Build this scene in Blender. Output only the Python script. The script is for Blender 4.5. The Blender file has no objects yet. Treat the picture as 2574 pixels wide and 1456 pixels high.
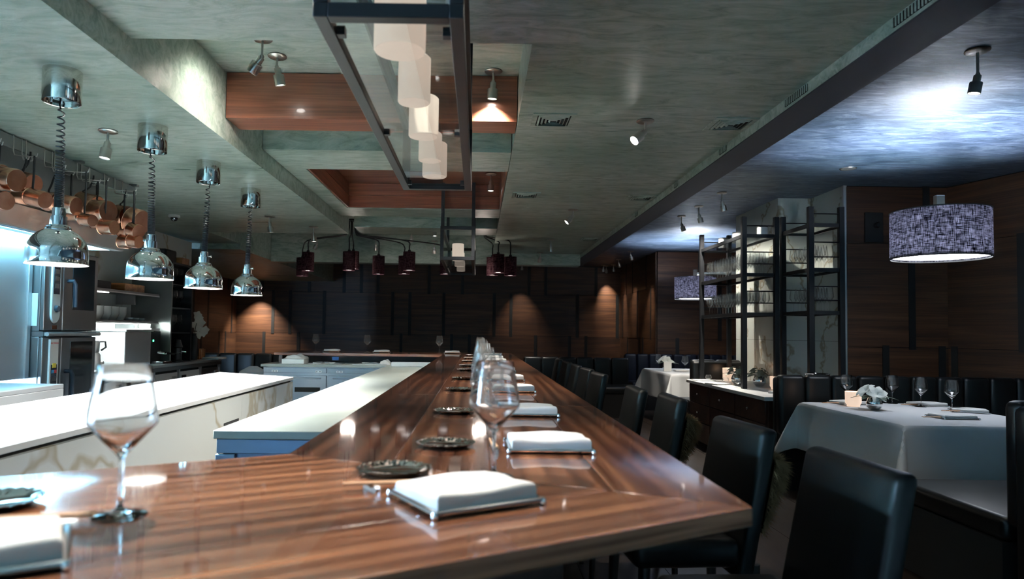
import bpy, math, random
from mathutils import Vector, Matrix
random.seed(7)
S = bpy.context.scene
COL = S.collection
# ------------------------------------------------------------------ camera
FPX, PX, PY, EYE = 1716.0, 1202.0, 764.4, 1.285
pit, rol = math.radians(2.353), math.radians(.811)
_F = Vector((0, math.cos(pit), math.sin(pit))); _R0 = Vector((1, 0, 0)); _U0 = _R0.cross(_F)
_R = _R0 * math.cos(rol) + _U0 * math.sin(rol); _U = _U0 * math.cos(rol) - _R0 * math.sin(rol)
cam = bpy.data.cameras.new('camera'); camo = bpy.data.objects.new('camera', cam); COL.objects.link(camo)
camo.matrix_world = Matrix(((_R.x, _U.x, -_F.x, 0), (_R.y, _U.y, -_F.y, 0), (_R.z, _U.z, -_F.z, EYE), (0, 0, 0, 1)))
cam.sensor_width = 36; cam.lens = 36 * FPX / 2574
cam.shift_x = (1287 - PX) / 2574; cam.shift_y = (PY - 728) / 2574
cam.clip_start = .02; cam.clip_end = 100
cam.dof.use_dof = True; cam.dof.focus_distance = 4.6; cam.dof.aperture_fstop = 3.2
S.camera = camo
# ------------------------------------------------------------------ exposure, daylight
S.view_settings.view_transform = 'Standard'; S.view_settings.look = 'None'
S.view_settings.exposure = 2.0; S.view_settings.gamma = 1.0; S.view_settings.use_curve_mapping = False
W = bpy.data.worlds.new('daylight'); S.world = W; W.use_nodes = True
W.node_tree.nodes['Background'].inputs[0].default_value = (.40, .66, 1.0, 1)
W.node_tree.nodes['Background'].inputs[1].default_value = 22
S.cycles.transparent_max_bounces = 32; S.cycles.max_bounces = 7; S.cycles.transmission_bounces = 8; S.cycles.glossy_bounces = 3; S.cycles.diffuse_bounces = 3
S.cycles.use_adaptive_sampling = True; S.cycles.adaptive_threshold = .1
S.cycles.caustics_reflective = False; S.cycles.caustics_refractive = False
S.cycles.sample_clamp_indirect = 4; S.cycles.sample_clamp_direct = 20
S.cycles.use_denoising = True

def at(x, y, X=None, Y=None, Z=None):
    """the point of the room behind pixel (x, y) of the 2574 x 1456 photograph at a known distance or height"""
    d = _F + _R * ((x - PX) / FPX) - _U * ((y - PY) / FPX)
    t = X / d.x if X is not None else Y / d.y if Y is not None else (Z - EYE) / d.z
    return Vector((0, 0, EYE)) + d * t
# ------------------------------------------------------------------ materials
def pmat(name, col, rough=.5, metal=0., **kw):
    m = bpy.data.materials.new(name); m.use_nodes = True
    b = m.node_tree.nodes['Principled BSDF']
    b.inputs['Base Color'].default_value = (*col, 1); b.inputs['Roughness'].default_value = rough; b.inputs['Metallic'].default_value = metal
    for k, v in kw.items(): b.inputs[k.replace('_', ' ')].default_value = v
    return m
def N(m, t, **kw):
    n = m.node_tree.nodes.new(t)
    for k, v in kw.items():
        if k in n.inputs: n.inputs[k].default_value = v
        else: setattr(n, k, v)
    return n
def L(m, a, b): m.node_tree.links.new(a, b)
def coords(m, scale, world=False, rnd=0.):
    if world: src = N(m, 'ShaderNodeNewGeometry').outputs['Position']
    else: src = N(m, 'ShaderNodeTexCoord').outputs['Object']
    if rnd:
        oi = N(m, 'ShaderNodeObjectInfo'); mu = N(m, 'ShaderNodeVectorMath', operation='SCALE'); mu.inputs[0].default_value = (3.1, 1.7, 2.3)
        mm = N(m, 'ShaderNodeMath', operation='MULTIPLY'); L(m, oi.outputs['Random'], mm.inputs[0]); mm.inputs[1].default_value = rnd
        L(m, mm.outputs[0], mu.inputs['Scale']); ad = N(m, 'ShaderNodeVectorMath', operation='ADD')
        L(m, src, ad.inputs[0]); L(m, mu.outputs[0], ad.inputs[1]); src = ad.outputs[0]
    mp = N(m, 'ShaderNodeMapping'); mp.inputs['Scale'].default_value = scale; L(m, src, mp.inputs[0]); return mp.outputs[0]
def noise(m, vec, scale=1., detail=4., rough=.55, dist=0.):
    n = N(m, 'ShaderNodeTexNoise'); n.inputs['Scale'].default_value = scale; n.inputs['Detail'].default_value = detail
    n.inputs['Roughness'].default_value = rough; n.inputs['Distortion'].default_value = dist; L(m, vec, n.inputs['Vector']); return n.outputs['Fac']
def ramp(m, fac, stops):
    r = N(m, 'ShaderNodeValToRGB'); e = r.color_ramp.elements
    while len(e) < len(stops): e.new(.5)
    for i, (p, c) in enumerate(stops): e[i].position = p; e[i].color = (*c, 1)
    L(m, fac, r.inputs[0]); return r.outputs[0]
def mixc(m, fac, a, b, mode='MIX'):
    n = N(m, 'ShaderNodeMix', data_type='RGBA', blend_type=mode)
    if isinstance(fac, (int, float)): n.inputs[0].default_value = fac
    else: L(m, fac, n.inputs[0])
    for s, v in ((n.inputs[6], a), (n.inputs[7], b)):
        if isinstance(v, tuple): s.default_value = (*v, 1)
        else: L(m, v, s)
    return n.outputs[2]
def bump(m, h, st=.1, dist=.01):
    b = N(m, 'ShaderNodeBump'); b.inputs['Strength'].default_value = st; b.inputs['Distance'].default_value = dist; L(m, h, b.inputs['Height'])
    L(m, b.outputs[0], m.node_tree.nodes['Principled BSDF'].inputs['Normal'])
def base(m, c): L(m, c, m.node_tree.nodes['Principled BSDF'].inputs['Base Color'])
def plaster(name, dark, mid, light, rough=.38):
    m = pmat(name, mid, rough); v = coords(m, (3.2, 11, 11), True); f1 = noise(m, v, 1.2, 6, .68, 1.4)
    f2 = noise(m, coords(m, (.5, 1.6, 1.6), True), 1, 4, .6); c = ramp(m, f1, [(.33, dark), (.5, mid), (.68, light)])
    c2 = ramp(m, f2, [(.33, (.6, .7, .65)), (.5, (.86, .9, .87)), (.68, (1.02, 1., 1.))]); base(m, mixc(m, 1., c, c2, 'MULTIPLY')); bump(m, f1, .24, .014)
    r = ramp(m, f2, [(.3, (rough - .12,) * 3), (.7, (rough + .12,) * 3)]); L(m, r, m.node_tree.nodes['Principled BSDF'].inputs['Roughness'])
    return m
def wood(name, dark, mid, light, rough=.4, coat=0., rnd=40., sx=.7, sy=9., bmp=.04, spread=.2, fig=0.):
    m = pmat(name, mid, rough, Coat_Weight=coat, Coat_Roughness=.05); v = coords(m, (sx, sy, sy), False, rnd)
    f1 = noise(m, v, 1., 5, .6, 1.1); f2 = noise(m, coords(m, (sx * 3, sy * 11, sy * 11), False, rnd), 1., 3, .6)
    if fig:
        w = N(m, 'ShaderNodeTexWave', wave_type='BANDS', bands_direction='Y', wave_profile='SIN'); w.inputs['Scale'].default_value = 1.3; w.inputs['Distortion'].default_value = 7; w.inputs['Detail'].default_value = 3; w.inputs['Detail Scale'].default_value = .8
        L(m, coords(m, (sx * .55, sy * .5, sy * .5), False, rnd), w.inputs['Vector']); mf = N(m, 'ShaderNodeMix', data_type='FLOAT'); mf.inputs[0].default_value = fig; L(m, f1, mf.inputs[2]); L(m, w.outputs['Fac'], mf.inputs[3]); f1 = mf.outputs[0]
    c = ramp(m, f1, [(.5 - spread, dark), (.5, mid), (.5 + spread, light)]); c2 = ramp(m, f2, [(.3, (.55, .5, .47)), (.62, (1.06, 1.03, 1))])
    oi = N(m, 'ShaderNodeObjectInfo'); c3 = ramp(m, oi.outputs['Random'], [(0., (.6, .57, .55)), (.5, (.95, .93, .9)), (1., (1.15, 1.1, 1.05))])
    base(m, mixc(m, 1., mixc(m, 1., c, c2, 'MULTIPLY'), c3, 'MULTIPLY')); return m
def marble(name, white, vein, rough=.2, sc=1.):
    m = pmat(name, white, rough); v = coords(m, (sc, sc, sc), True); d = noise(m, v, 1.1, 5, .6)
    ad = N(m, 'ShaderNodeVectorMath', operation='MULTIPLY_ADD'); cmb = N(m, 'ShaderNodeCombineXYZ')
    for i in range(3): L(m, d, cmb.inputs[i])
    L(m, cmb.outputs[0], ad.inputs[0]); ad.inputs[1].default_value = (1.6, 1.6, .9); L(m, v, ad.inputs[2])
    w = N(m, 'ShaderNodeTexWave', wave_type='BANDS', bands_direction='DIAGONAL'); w.inputs['Scale'].default_value = .55; w.inputs['Distortion'].default_value = 5; w.inputs['Detail'].default_value = 4
    w.inputs['Detail Scale'].default_value = 1.3; L(m, ad.outputs[0], w.inputs['Vector'])
    k = ramp(m, w.outputs['Fac'], [(.0, (1, 1, 1)), (.02, (.45, .45, .45)), (.07, (0, 0, 0))]); base(m, mixc(m, k, white, vein)); return m
def glow(name, col, st, basecol=None):
    return pmat(name, basecol or col, .5, Emission_Color=(*col, 1), Emission_Strength=st)
M = {}
M['green'] = plaster('green_plaster', (.24, .325, .285), (.43, .52, .47), (.58, .65, .61))
M['navy'] = plaster('navy_plaster', (.03, .048, .085), (.09, .125, .195), (.21, .26, .35), .5)
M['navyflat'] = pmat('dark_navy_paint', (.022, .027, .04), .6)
M['bar'] = wood('walnut_lacquered', (.055, .018, .010), (.195, .078, .042), (.42, .19, .10), .26, .9, 40, .9, 9, .03, .21, .2)
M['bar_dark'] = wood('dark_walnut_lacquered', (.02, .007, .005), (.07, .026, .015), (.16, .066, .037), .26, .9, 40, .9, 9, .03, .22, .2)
M['beamwood'] = wood('red_walnut_boards', (.15, .052, .03), (.25, .095, .055), (.36, .155, .095), .35, .25, 40, .5, 8)
M['panel'] = wood('walnut_wall_panel', (.046, .02, .009), (.09, .038, .017), (.145, .068, .031), .5, 0., 60, .5, 9)
M['cabwood'] = wood('dark_mahogany', (.02, .007, .005), (.05, .018, .012), (.09, .036, .024), .35, .2, 30, 3, 3)
M['legwood'] = pmat('dark_leg_wood', (.02, .012, .01), .4)
M['lightwood'] = wood('orange_wood', (.3, .12, .04), (.45, .2, .08), (.6, .3, .13), .4, 0, 20, 2, 14)
M['black'] = pmat('black_steel', (.008, .009, .011), .42, .0, Specular_IOR_Level=.3)
M['strip'] = pmat('black_strip', (.006, .006, .006), .6)
M['gap'] = pmat('dark_gap', (.004, .004, .004), .9)
M['chrome'] = pmat('chrome', (.9, .91, .92), .04, 1.)
m = M['hammered'] = pmat('hammered_silver', (.97, .97, .98), .06, 1.); bump(m, noise(m, coords(m, (1, 1, 1)), 50, 0), .08, .002)
M['nickel'] = pmat('brushed_nickel', (.52, .5, .46), .28, 1.)
M['polnickel'] = pmat('polished_nickel', (.72, .7, .64), .07, 1.)
M['silver'] = pmat('silver_plate', (.82, .84, .86), .1, 1.)
m = M['steel'] = pmat('brushed_steel', (.60, .63, .65), .4, 1.)
M['fridgesteel'] = pmat('fridge_steel', (.40, .43, .46), .26, 1.)
M['darksteel'] = pmat('dark_steel', (.24, .25, .26), .35, 1.)
M['greysteel'] = pmat('painted_grey_steel', (.16, .17, .165), .45, .4)
m = M['copper'] = pmat('worn_copper', (.78, .37, .23), .26, 1.)
f = noise(m, coords(m, (1, 1, 1), False, 9), 14, 4); base(m, ramp(m, f, [(.3, (.62, .25, .14)), (.7, (.88, .48, .33))]))
M['iron'] = pmat('black_iron', (.03, .032, .034), .45, .7)
m = M['leather'] = pmat('black_leather', (.005, .006, .0065), .36, 0., Specular_IOR_Level=.32); f = noise(m, coords(m, (1, 1, 1), False), 160, 3); bump(m, f, .12, .002)
M['blueleather'] = pmat('navy_leather', (.010, .013, .024), .4, Specular_IOR_Level=.35); f = noise(M['blueleather'], coords(M['blueleather'], (1, 1, 1)), 160, 3); bump(M['blueleather'], f, .1, .002)
m = M['napkin'] = pmat('white_napkin', (.62, .62, .61), .9); bump(m, noise(m, coords(m, (1, 1, 1)), 300, 2), .06, .002)
m = M['linen'] = pmat('grey_white_linen', (.56, .57, .58), .9); bump(m, noise(m, coords(m, (1, 1, 1), True), 90, 3), .05, .002)
M['white'] = pmat('white_quartz', (.80, .82, .82), .3)
M['whitepaint'] = pmat('white_enamel', (.75, .78, .78), .4)
M['porcelain'] = pmat('porcelain', (.75, .77, .77), .15)
m = M['quartz'] = pmat('grey_quartz', (.34, .38, .36), .3); base(m, ramp(m, noise(m, coords(m, (1, 1, 1), True), 3, 4), [(.3, (.30, .34, .32)), (.7, (.38, .42, .40))]))
M['marble'] = marble('veined_marble', (.66, .70, .69), (.46, .42, .32), .22, .6)
M['marble2'] = marble('pillar_marble', (.58, .63, .59), (.36, .33, .25), .25, 1.)
M['bluesteel'] = pmat('blue_grey_steel', (.20, .30, .42), .4, .5)
M['glass'] = pmat('clear_glass', (1, 1, 1), .0, 0., Transmission_Weight=1., IOR=1.46)
m = M['thin'] = bpy.data.materials.new('thin_glass'); m.use_nodes = True
_t = N(m, 'ShaderNodeBsdfTransparent'); _t.inputs[0].default_value = (.99, .993, .993, 1); _g = N(m, 'ShaderNodeBsdfGlossy'); _g.inputs['Roughness'].default_value = .1; _lw = N(m, 'ShaderNodeLayerWeight'); _lw.inputs[0].default_value = .22
_cr = N(m, 'ShaderNodeMath', operation='MULTIPLY_ADD'); L(m, _lw.outputs['Fresnel'], _cr.inputs[0]); _cr.inputs[1].default_value = .3; _cr.inputs[2].default_value = .025
_x = N(m, 'ShaderNodeMixShader'); L(m, _cr.outputs[0], _x.inputs[0]); L(m, _t.outputs[0], _x.inputs[1]); L(m, _g.outputs[0], _x.inputs[2]); _d = N(m, 'ShaderNodeBsdfTranslucent'); _d.inputs[0].default_value = (.9, .95, .95, 1); _y = N(m, 'ShaderNodeMixShader'); _y.inputs[0].default_value = .02; L(m, _x.outputs[0], _y.inputs[1]); L(m, _d.outputs[0], _y.inputs[2]); L(m, _y.outputs[0], m.node_tree.nodes['Material Output'].inputs[0])
M['pane'] = pmat('lantern_pane', (.93, .98, .97), .0, 0., Transmission_Weight=1., IOR=1.45)
M['smoke'] = pmat('oven_window', (.01, .012, .014), .06)
M['screen'] = pmat('dark_display', (.02, .024, .035), .15)
M['wax'] = glow('candle_wax', (1., .80, .66), .16, (.8, .72, .64))
M['votive'] = glow('lit_votive_cup', (1., .70, .5), .17, (.8, .7, .62))
M['lens'] = glow('lamp_lens', (1., .97, .92), 12)
M['lenscool'] = glow('lamp_lens_cool', (.86, .95, 1.), 12)
M['lensdim'] = glow('lamp_lens_dim', (1., .95, .88), 2)
M['tube'] = glow('fluorescent_tube', (.28, .74, 1.), 70)
M['led'] = glow('led_strip', (.9, 1., .96), 80)
M['heat'] = glow('heat_lamp_bulb', (1., .96, .9), 24)
M['shadeglow'] = glow('lamp_diffuser', (.86, .92, 1.), 3.2)
M['drumglow'] = glow('drum_diffuser', (1., .9, .85), 1.4)
M['green_led'] = glow('green_indicator', (.05, 1., .35), 3)
M['yellow'] = pmat('yellow_plastic', (.75, .6, .08), .4); M['red'] = pmat('red_plastic', (.6, .06, .07), .4); M['cyan'] = pmat('blue_plastic', (.06, .35, .6), .4)
M['bluehandle'] = pmat('dark_blue_plastic', (.008, .014, .022), .6, Specular_IOR_Level=.2)
M['petal'] = pmat('white_petal', (.72, .74, .68), .6, Subsurface_Weight=.0); M['leaf'] = pmat('dark_leaf', (.035, .06, .035), .5); M['sage'] = pmat('sage_leaf', (.2, .22, .17), .6)
M['floor'] = wood('dark_floor_boards', (.012, .009, .007), (.025, .017, .013), (.04, .028, .02), .4, .1, 30, 1, 6)
M['chopstick'] = pmat('pale_bamboo', (.58, .33, .18), .5)
M['fur'] = pmat('brown_fur', (.12, .07, .035), .9, Specular_IOR_Level=.1); M['furtip'] = pmat('fur_tip', (.36, .23, .125), .9, Specular_IOR_Level=.1)
M['cord'] = pmat('black_coil_cord', (.006, .009, .014), .3)
M['tape'] = pmat('blue_tape', (.02, .1, .32), .6)
M['cane'] = pmat('paper_white', (.7, .7, .68), .8)
def fabric(name, dark, light, tr):
    m = bpy.data.materials.new(name); m.use_nodes = True; nt = m.node_tree
    a = noise(m, coords(m, (260, 260, 20), False), 1, 3); b = noise(m, coords(m, (20, 20, 280), False), 1, 3)
    mx = N(m, 'ShaderNodeMath', operation='MULTIPLY'); L(m, a, mx.inputs[0]); L(m, b, mx.inputs[1])
    c = ramp(m, mx.outputs[0], [(.2, dark), (.32, light)])
    d = N(m, 'ShaderNodeBsdfDiffuse'); t = N(m, 'ShaderNodeBsdfTranslucent'); L(m, c, d.inputs[0]); L(m, c, t.inputs[0])
    mi = N(m, 'ShaderNodeMixShader'); mi.inputs[0].default_value = tr; L(m, d.outputs[0], mi.inputs[1]); L(m, t.outputs[0], mi.inputs[2])
    L(m, mi.outputs[0], nt.nodes['Material Output'].inputs[0]); return m
M['shade'] = fabric('purple_woven_shade', (.006, .006, .010), (.185, .18, .21), .6)
M['drum'] = fabric('plum_woven_shade', (.016, .006, .010), (.12, .065, .075), .5)
# ------------------------------------------------------------------ mesh helpers
def rz(a): return Matrix.Rotation(a, 3, 'Z')
class MB:
    def __init__(s): s.v = []; s.f = []; s.sm = []
    def add(s, vs, fs, smooth=False):
        o = len(s.v); s.v += [tuple(v) for v in vs]; s.f += [tuple(i + o for i in f) for f in fs]; s.sm += [smooth] * len(fs); return s
    def box(s, lo, hi, rot=None, pivot=None):
        (x0, y0, z0), (x1, y1, z1) = lo, hi
        vs = [Vector(p) for p in ((x0, y0, z0), (x1, y0, z0), (x1, y1, z0), (x0, y1, z0), (x0, y0, z1), (x1, y0, z1), (x1, y1, z1), (x0, y1, z1))]
        if rot is not None:
            pv = Vector(pivot or ((x0 + x1) / 2, (y0 + y1) / 2, (z0 + z1) / 2)); vs = [pv + rot @ (v - pv) for v in vs]
        return s.add(vs, [(0, 3, 2, 1), (4, 5, 6, 7), (0, 1, 5, 4), (1, 2, 6, 5), (2, 3, 7, 6), (3, 0, 4, 7)])
    def prism(s, poly, z0, z1):
        n = len(poly); a = sum(poly[i][0] * poly[(i + 1) % n][1] - poly[(i + 1) % n][0] * poly[i][1] for i in range(n))
        if a < 0: poly = poly[::-1]
        vs = [(x, y, z0) for x, y in poly] + [(x, y, z1) for x, y in poly]
        return s.add(vs, [tuple(range(n))[::-1], tuple(range(n, 2 * n))] + [(i, (i + 1) % n, n + (i + 1) % n, n + i) for i in range(n)])
    def lathe(s, prof, n=24, org=(0, 0, 0), mat=None, closed=False, smooth=True):
        org = Vector(org); vs = []; k = len(prof)
        for i in range(n):
            a = 2 * math.pi * i / n
            for r, z in prof:
                p = Vector((r * math.cos(a), r * math.sin(a), z)); vs.append(org + (mat @ p if mat else p))
        fs = []
        for i in range(n):
            j = (i + 1) % n
            for q in range(k if closed else k - 1):
                w = (q + 1) % k; fs.append((i * k + q, j * k + q, j * k + w, i * k + w))
        return s.add(vs, fs, smooth)
    def cyl(s, p0, p1, r0, r1=None, n=12, smooth=True):
        p0, p1 = Vector(p0), Vector(p1); r1 = r0 if r1 is None else r1; d = p1 - p0; q = d.to_track_quat('Z', 'Y').to_matrix(); h = d.length
        s.lathe([(r0, 0), (r1, h)], n, p0, q, smooth=smooth)
        for (p, r, fl) in ((p0, r0, 1), (p1, r1, 0)):
            vs = [p + q @ Vector((r * math.cos(2 * math.pi * i / n), r * math.sin(2 * math.pi * i / n), 0)) for i in range(n)]
            s.add(vs, [tuple(range(n))[::-1] if fl else tuple(range(n))])
        return s
    def disc(s, c, r, n=16, mat=None):
        c = Vector(c); vs = [c + ((mat or Matrix.Identity(3)) @ Vector((r * math.cos(2 * math.pi * i / n), r * math.sin(2 * math.pi * i / n), 0))) for i in range(n)]
        return s.add(vs, [tuple(range(n))])
    def tube(s, path, r, n=6):
        P = [Vector(p) for p in path]; vs = []; k = len(P); up = None
        for i, p in enumerate(P):
            t = (P[min(i + 1, k - 1)] - P[max(i - 1, 0)]).normalized()
            if up is None: up = t.orthogonal().normalized()
            up = (up - t * up.dot(t)).normalized(); b = t.cross(up)
            for j in range(n):
                a = 2 * math.pi * j / n; vs.append(p + (up * math.cos(a) + b * math.sin(a)) * r)
        fs = [(i * n + j, i * n + (j + 1) % n, (i + 1) * n + (j + 1) % n, (i + 1) * n + j) for i in range(k - 1) for j in range(n)]
        s.add(vs, fs + [], True); s.add(vs[:n], [tuple(range(n))[::-1]]); s.add(vs[-n:], [tuple(range(n))]); return s
    def build(s, name, mat, parent=None, bevel=0., seg=2, loc=None, rot=0., kind=None):
        """mesh given in room coordinates (or in the coordinates of the parent when the parent stands at the origin)"""
        o = bpy.data.objects.new(name, bpy.data.meshes.new(name)); COL.objects.link(o)
        pl = Vector((0, 0, 0)); q = parent
        while q is not None: pl = pl + q.location; q = q.parent
        lo = Vector(loc) if loc is not None else pl; R = rz(-rot); me = o.data
        me.from_pydata([tuple(R @ (Vector(v) - lo)) for v in s.v], [], s.f); me.update()
        me.polygons.foreach_set('use_smooth', s.sm); me.materials.append(M[mat] if isinstance(mat, str) else mat)
        o.location = lo - pl; o.rotation_euler.z = rot; o.parent = parent
        if bevel:
            b = o.modifiers.new('bevel', 'BEVEL'); b.width = bevel; b.segments = seg; b.limit_method = 'ANGLE'; b.harden_normals = False
            me.polygons.foreach_set('use_smooth', [True] * len(me.polygons)); me.set_sharp_from_angle(angle=.6) if seg < 3 else None
        if any(s.sm) and not bevel: me.set_sharp_from_angle(angle=.75)
        if kind: o['kind'] = kind
        return o
def tag(o, label, cat, group=None):
    o['label'] = label; o['category'] = cat
    if group: o['group'] = group
    return o
def thing(name, label, cat, loc=(0, 0, 0), group=None):
    o = bpy.data.objects.new(name, None); COL.objects.link(o); o.location = loc; o.empty_display_size = .1; return tag(o, label, cat, group)
def struct(name, loc=None):
    o = bpy.data.objects.new(name, None); COL.objects.link(o); o['kind'] = 'structure'; return o
def box(name, lo, hi, mat, parent=None, bevel=0., **k): return MB().box(lo, hi).build(name, mat, parent, bevel, **k)
def copy(o, parent=None):
    c = o.copy(); COL.objects.link(c); c.parent = parent
    for ch in o.children: copy(ch, c)
    return c
def place(proto, loc, rot=0., label=None, used=set(), group=None, cat=None):
    o = proto if proto.name not in used and not used.add(proto.name) else copy(proto)
    o.location = loc; o.rotation_euler.z = rot
    if label: o['label'] = label
    if group: o['group'] = group
    return o
def spotlight(loc, aim, watt, ang=50., col=(1, .93, .82), parent=None, blend=.5, size=.02):
    l = bpy.data.lights.new('spot_light', 'SPOT'); l.energy = watt; l.spot_size = math.radians(ang); l.spot_blend = blend; l.color = col; l.shadow_soft_size = size
    o = bpy.data.objects.new('spot_light', l); COL.objects.link(o); o.rotation_euler = Vector(aim).to_track_quat('-Z', 'Y').to_euler()
    o.location = Vector(loc) - (parent.location if parent else Vector((0, 0, 0))); o.parent = parent; return o
def pointlight(loc, watt, col, parent=None, size=.04):
    l = bpy.data.lights.new('bulb', 'POINT'); l.energy = watt; l.color = col; l.shadow_soft_size = size
    o = bpy.data.objects.new('bulb', l); COL.objects.link(o); o.location = Vector(loc) - (parent.location if parent else Vector((0, 0, 0))); o.parent = parent; return o
ORD = ['first', 'second', 'third', 'fourth', 'fifth', 'sixth', 'seventh', 'eighth', 'ninth', 'tenth', 'eleventh', 'twelfth', 'thirteenth', 'fourteenth', 'fifteenth', 'sixteenth', 'seventeenth', 'eighteenth', 'nineteenth', 'twentieth']
# ================================================================== THE SETTING
def sbox(name, lo, hi, mat, parent=None):
    o = box(name, lo, hi, mat, parent)
    if parent is None: o['kind'] = 'structure'
    return o
fl = struct('floor')
for i in range(24):
    x0 = -5.6 + i * .475; box('floor_board', (x0, -2.6, -.03), (x0 + .471, 15.6, 0), 'floor', fl, rot=math.pi / 2)
sbox('floor_subfloor', (-5.7, -2.7, -.1), (5.9, 15.7, -.03), 'gap')['kind'] = 'structure'
# ceilings
ce = struct('ceiling')
box('ceiling_deck', (-5.7, -2.7, 2.82), (1.81, 15.7, 3.1), 'green', ce)
box('ceiling_deck', (1.81, -2.7, 2.80), (5.9, 15.7, 3.1), 'navy', ce)
box('kitchen_soffit', (-5.7, -2.7, 2.41), (-1.525, 7.94, 2.815), 'green', ce)
box('ceiling_panel', (-1.525, -2.7, 2.54), (.22, 2.92, 2.815), 'green', ce)
box('ceiling_panel', (.22, -2.7, 2.54), (1.61, 10.8, 2.815), 'green', ce)
b1 = struct('ceiling_beam'); 
box('beam_board', (-1.52, 4.02, 2.555), (.215, 4.04, 2.815), 'beamwood', b1); box('beam_board', (-1.52, 4.24, 2.555), (.215, 4.26, 2.815), 'beamwood', b1)
box('beam_board', (-1.52, 4.02, 2.54), (.215, 4.26, 2.555), 'beamwood', b1)
box('ceiling_beam', (-1.52, 4.72, 2.54), (.215, 5.29, 2.815), 'green', ce)
box('ceiling_beam', (-1.52, 6.97, 2.54), (.215, 7.46, 2.815), 'green', ce)
box('ceiling_beam', (-1.52, 8.24, 2.54), (.215, 8.8, 2.815), 'green', ce)
box('ceiling_beam', (-1.52, 5.29, 2.54), (-1.36, 6.97, 2.815), 'green', ce)
box('ceiling_beam', (-3.3, 10.8, 2.36), (1.61, 11.05, 2.815), 'green', ce)
box('ceiling_panel', (-5.7, 9.4, 2.38), (-3.3, 15.6, 2.815), 'green', ce)
box('ceiling_panel', (-5.7, 7.945, 2.46), (-3.3, 9.4, 2.815), 'green', ce)
bm = sbox('ceiling_beam_drop', (1.61, -2.7, 2.482), (1.812, 12.2, 2.815), 'green')
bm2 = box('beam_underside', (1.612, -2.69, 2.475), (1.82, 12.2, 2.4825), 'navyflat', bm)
# the wood-lined coffer
cf = struct('ceiling_coffer')
for i in range(5):
    y0 = 5.3 + i * .334; box('coffer_board', (-1.355, y0, 2.795), (.21, y0 + .33, 2.812), 'beamwood', cf)
for i in range(2):
    z0 = 2.545 + i * .125
    box('coffer_board', (-1.355, 6.945, z0), (.21, 6.965, z0 + .122), 'beamwood', cf); box('coffer_board', (-1.355, 5.295, z0), (.21, 5.312, z0 + .122), 'beamwood', cf)
    MB().box((-1.356, 5.312, z0), (-1.34, 6.945, z0 + .122)).build('coffer_board', 'beamwood', cf, loc=(-1.35, 6, z0), rot=math.pi / 2)
    MB().box((.2, 5.312, z0), (.214, 6.945, z0 + .122)).build('coffer_board', 'beamwood', cf, loc=(.2, 6, z0), rot=math.pi / 2)
# outer shell
sbox('wall_behind', (-5.7, -2.8, 0), (5.9, -2.65, 2.9), 'green')
wl = struct('wall_left')
box('wall_section', (-5.75, -2.7, 0), (-5.6, -.6, 2.9), 'green', wl); box('wall_section', (-5.75, 2.8, 0), (-5.6, 15.7, 2.9), 'green', wl)
box('wall_section', (-5.75, -.6, 0), (-5.6, 2.8, .5), 'green', wl); box('wall_section', (-5.75, -.6, 2.38), (-5.6, 2.8, 2.9), 'green', wl)
wn = struct('window_1')
for i in range(4): box('window_frame', (-5.72, -.6 + i * 1.12, .5), (-5.64, -.56 + i * 1.12, 2.38), 'black', wn)
box('window_frame', (-5.72, -.6, 1.58), (-5.64, 2.8, 1.62), 'black', wn)
pl = bpy.data.lights.new('window_daylight_portal', 'AREA'); pl.shape = 'RECTANGLE'; pl.size = 1.88; pl.size_y = 3.4; pl.cycles.is_portal = True
po = bpy.data.objects.new('window_daylight_portal', pl); COL.objects.link(po); po.location = (-5.70, 1.1, 1.44); po.rotation_euler = Vector((1, 0, 0)).to_track_quat('-Z', 'Y').to_euler()
sbox('wall_right_outer', (5.75, -2.7, 0), (5.9, 15.7, 2.9), 'green')
sbox('wall_back_outer', (-5.7, 15.56, 0), (5.9, 15.7, 2.9), 'gap')
def panel_wall(name, p0, p1, rows, nrm, depth=.1):
    """a wall clad in walnut panels with black strips: rows = [(z0, z1, [strip distances along p0 -> p1])]"""
    w = struct(name); p0, p1 = Vector((*p0, 0)), Vector((*p1, 0)); d = p1 - p0; ln = d.length; a = math.atan2(d.y, d.x); n = Vector((*nrm, 0)).normalized(); s = 1 if rz(a) @ Vector((0, 1, 0)) @ n > 0 else -1
    def pc(nm, u0, u1, z0, z1, t0, t1, mt):
        t0, t1 = (t0, t1) if s > 0 else (-t1, -t0); q = MB().box((-(u1 - u0) / 2, t0, -(z1 - z0) / 2), ((u1 - u0) / 2, t1, (z1 - z0) / 2))
        o = q.build(nm, mt, None); c = p0 + d.normalized() * ((u0 + u1) / 2); o.location = (c.x, c.y, (z0 + z1) / 2); o.rotation_euler.z = a; o.parent = w; return o
    pc('wall_core', 0, ln, 0, 2.8, -depth, 0, 'gap')
    for z0, z1, st in rows:
        e = sorted(x for x in st if .05 < x < ln - .05); cuts = [-.035] + e + [ln + .035]
        for u in e: pc('strip', u - .033, u + .033, z0 - .02, z1 + .02, .002, .03, 'strip')
        for a0, b0 in zip(cuts[:-1], cuts[1:]):
            if b0 - a0 > .09: pc('panel', max(a0 + .035, 0), min(b0 - .035, ln), z0 + .003, z1 - .003, .001, .022 + random.uniform(0, .006), 'panel')
    return w
bx = lambda L_, o: [x - o for x in L_]
panel_wall('wall_back', (-5.5, 15.5), (3.25, 15.5), [(2.15, 2.79, bx([-4.9, -3.84, -3.05, -2.66, -2.28, -1.12, -.36, 1.15, 1.53, 2.67], -5.5)), (1.205, 2.15, bx([-4.65, -4.26, -3.49, -1.94, -1.55, -.78, .365, .744, 2.253, 3.156], -5.5)), (.02, 1.205, bx([-4.84, -4.06, -1.736, -.59, -.19, 1.31, 2.08, 2.45], -5.5))], (0, -1))
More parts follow.
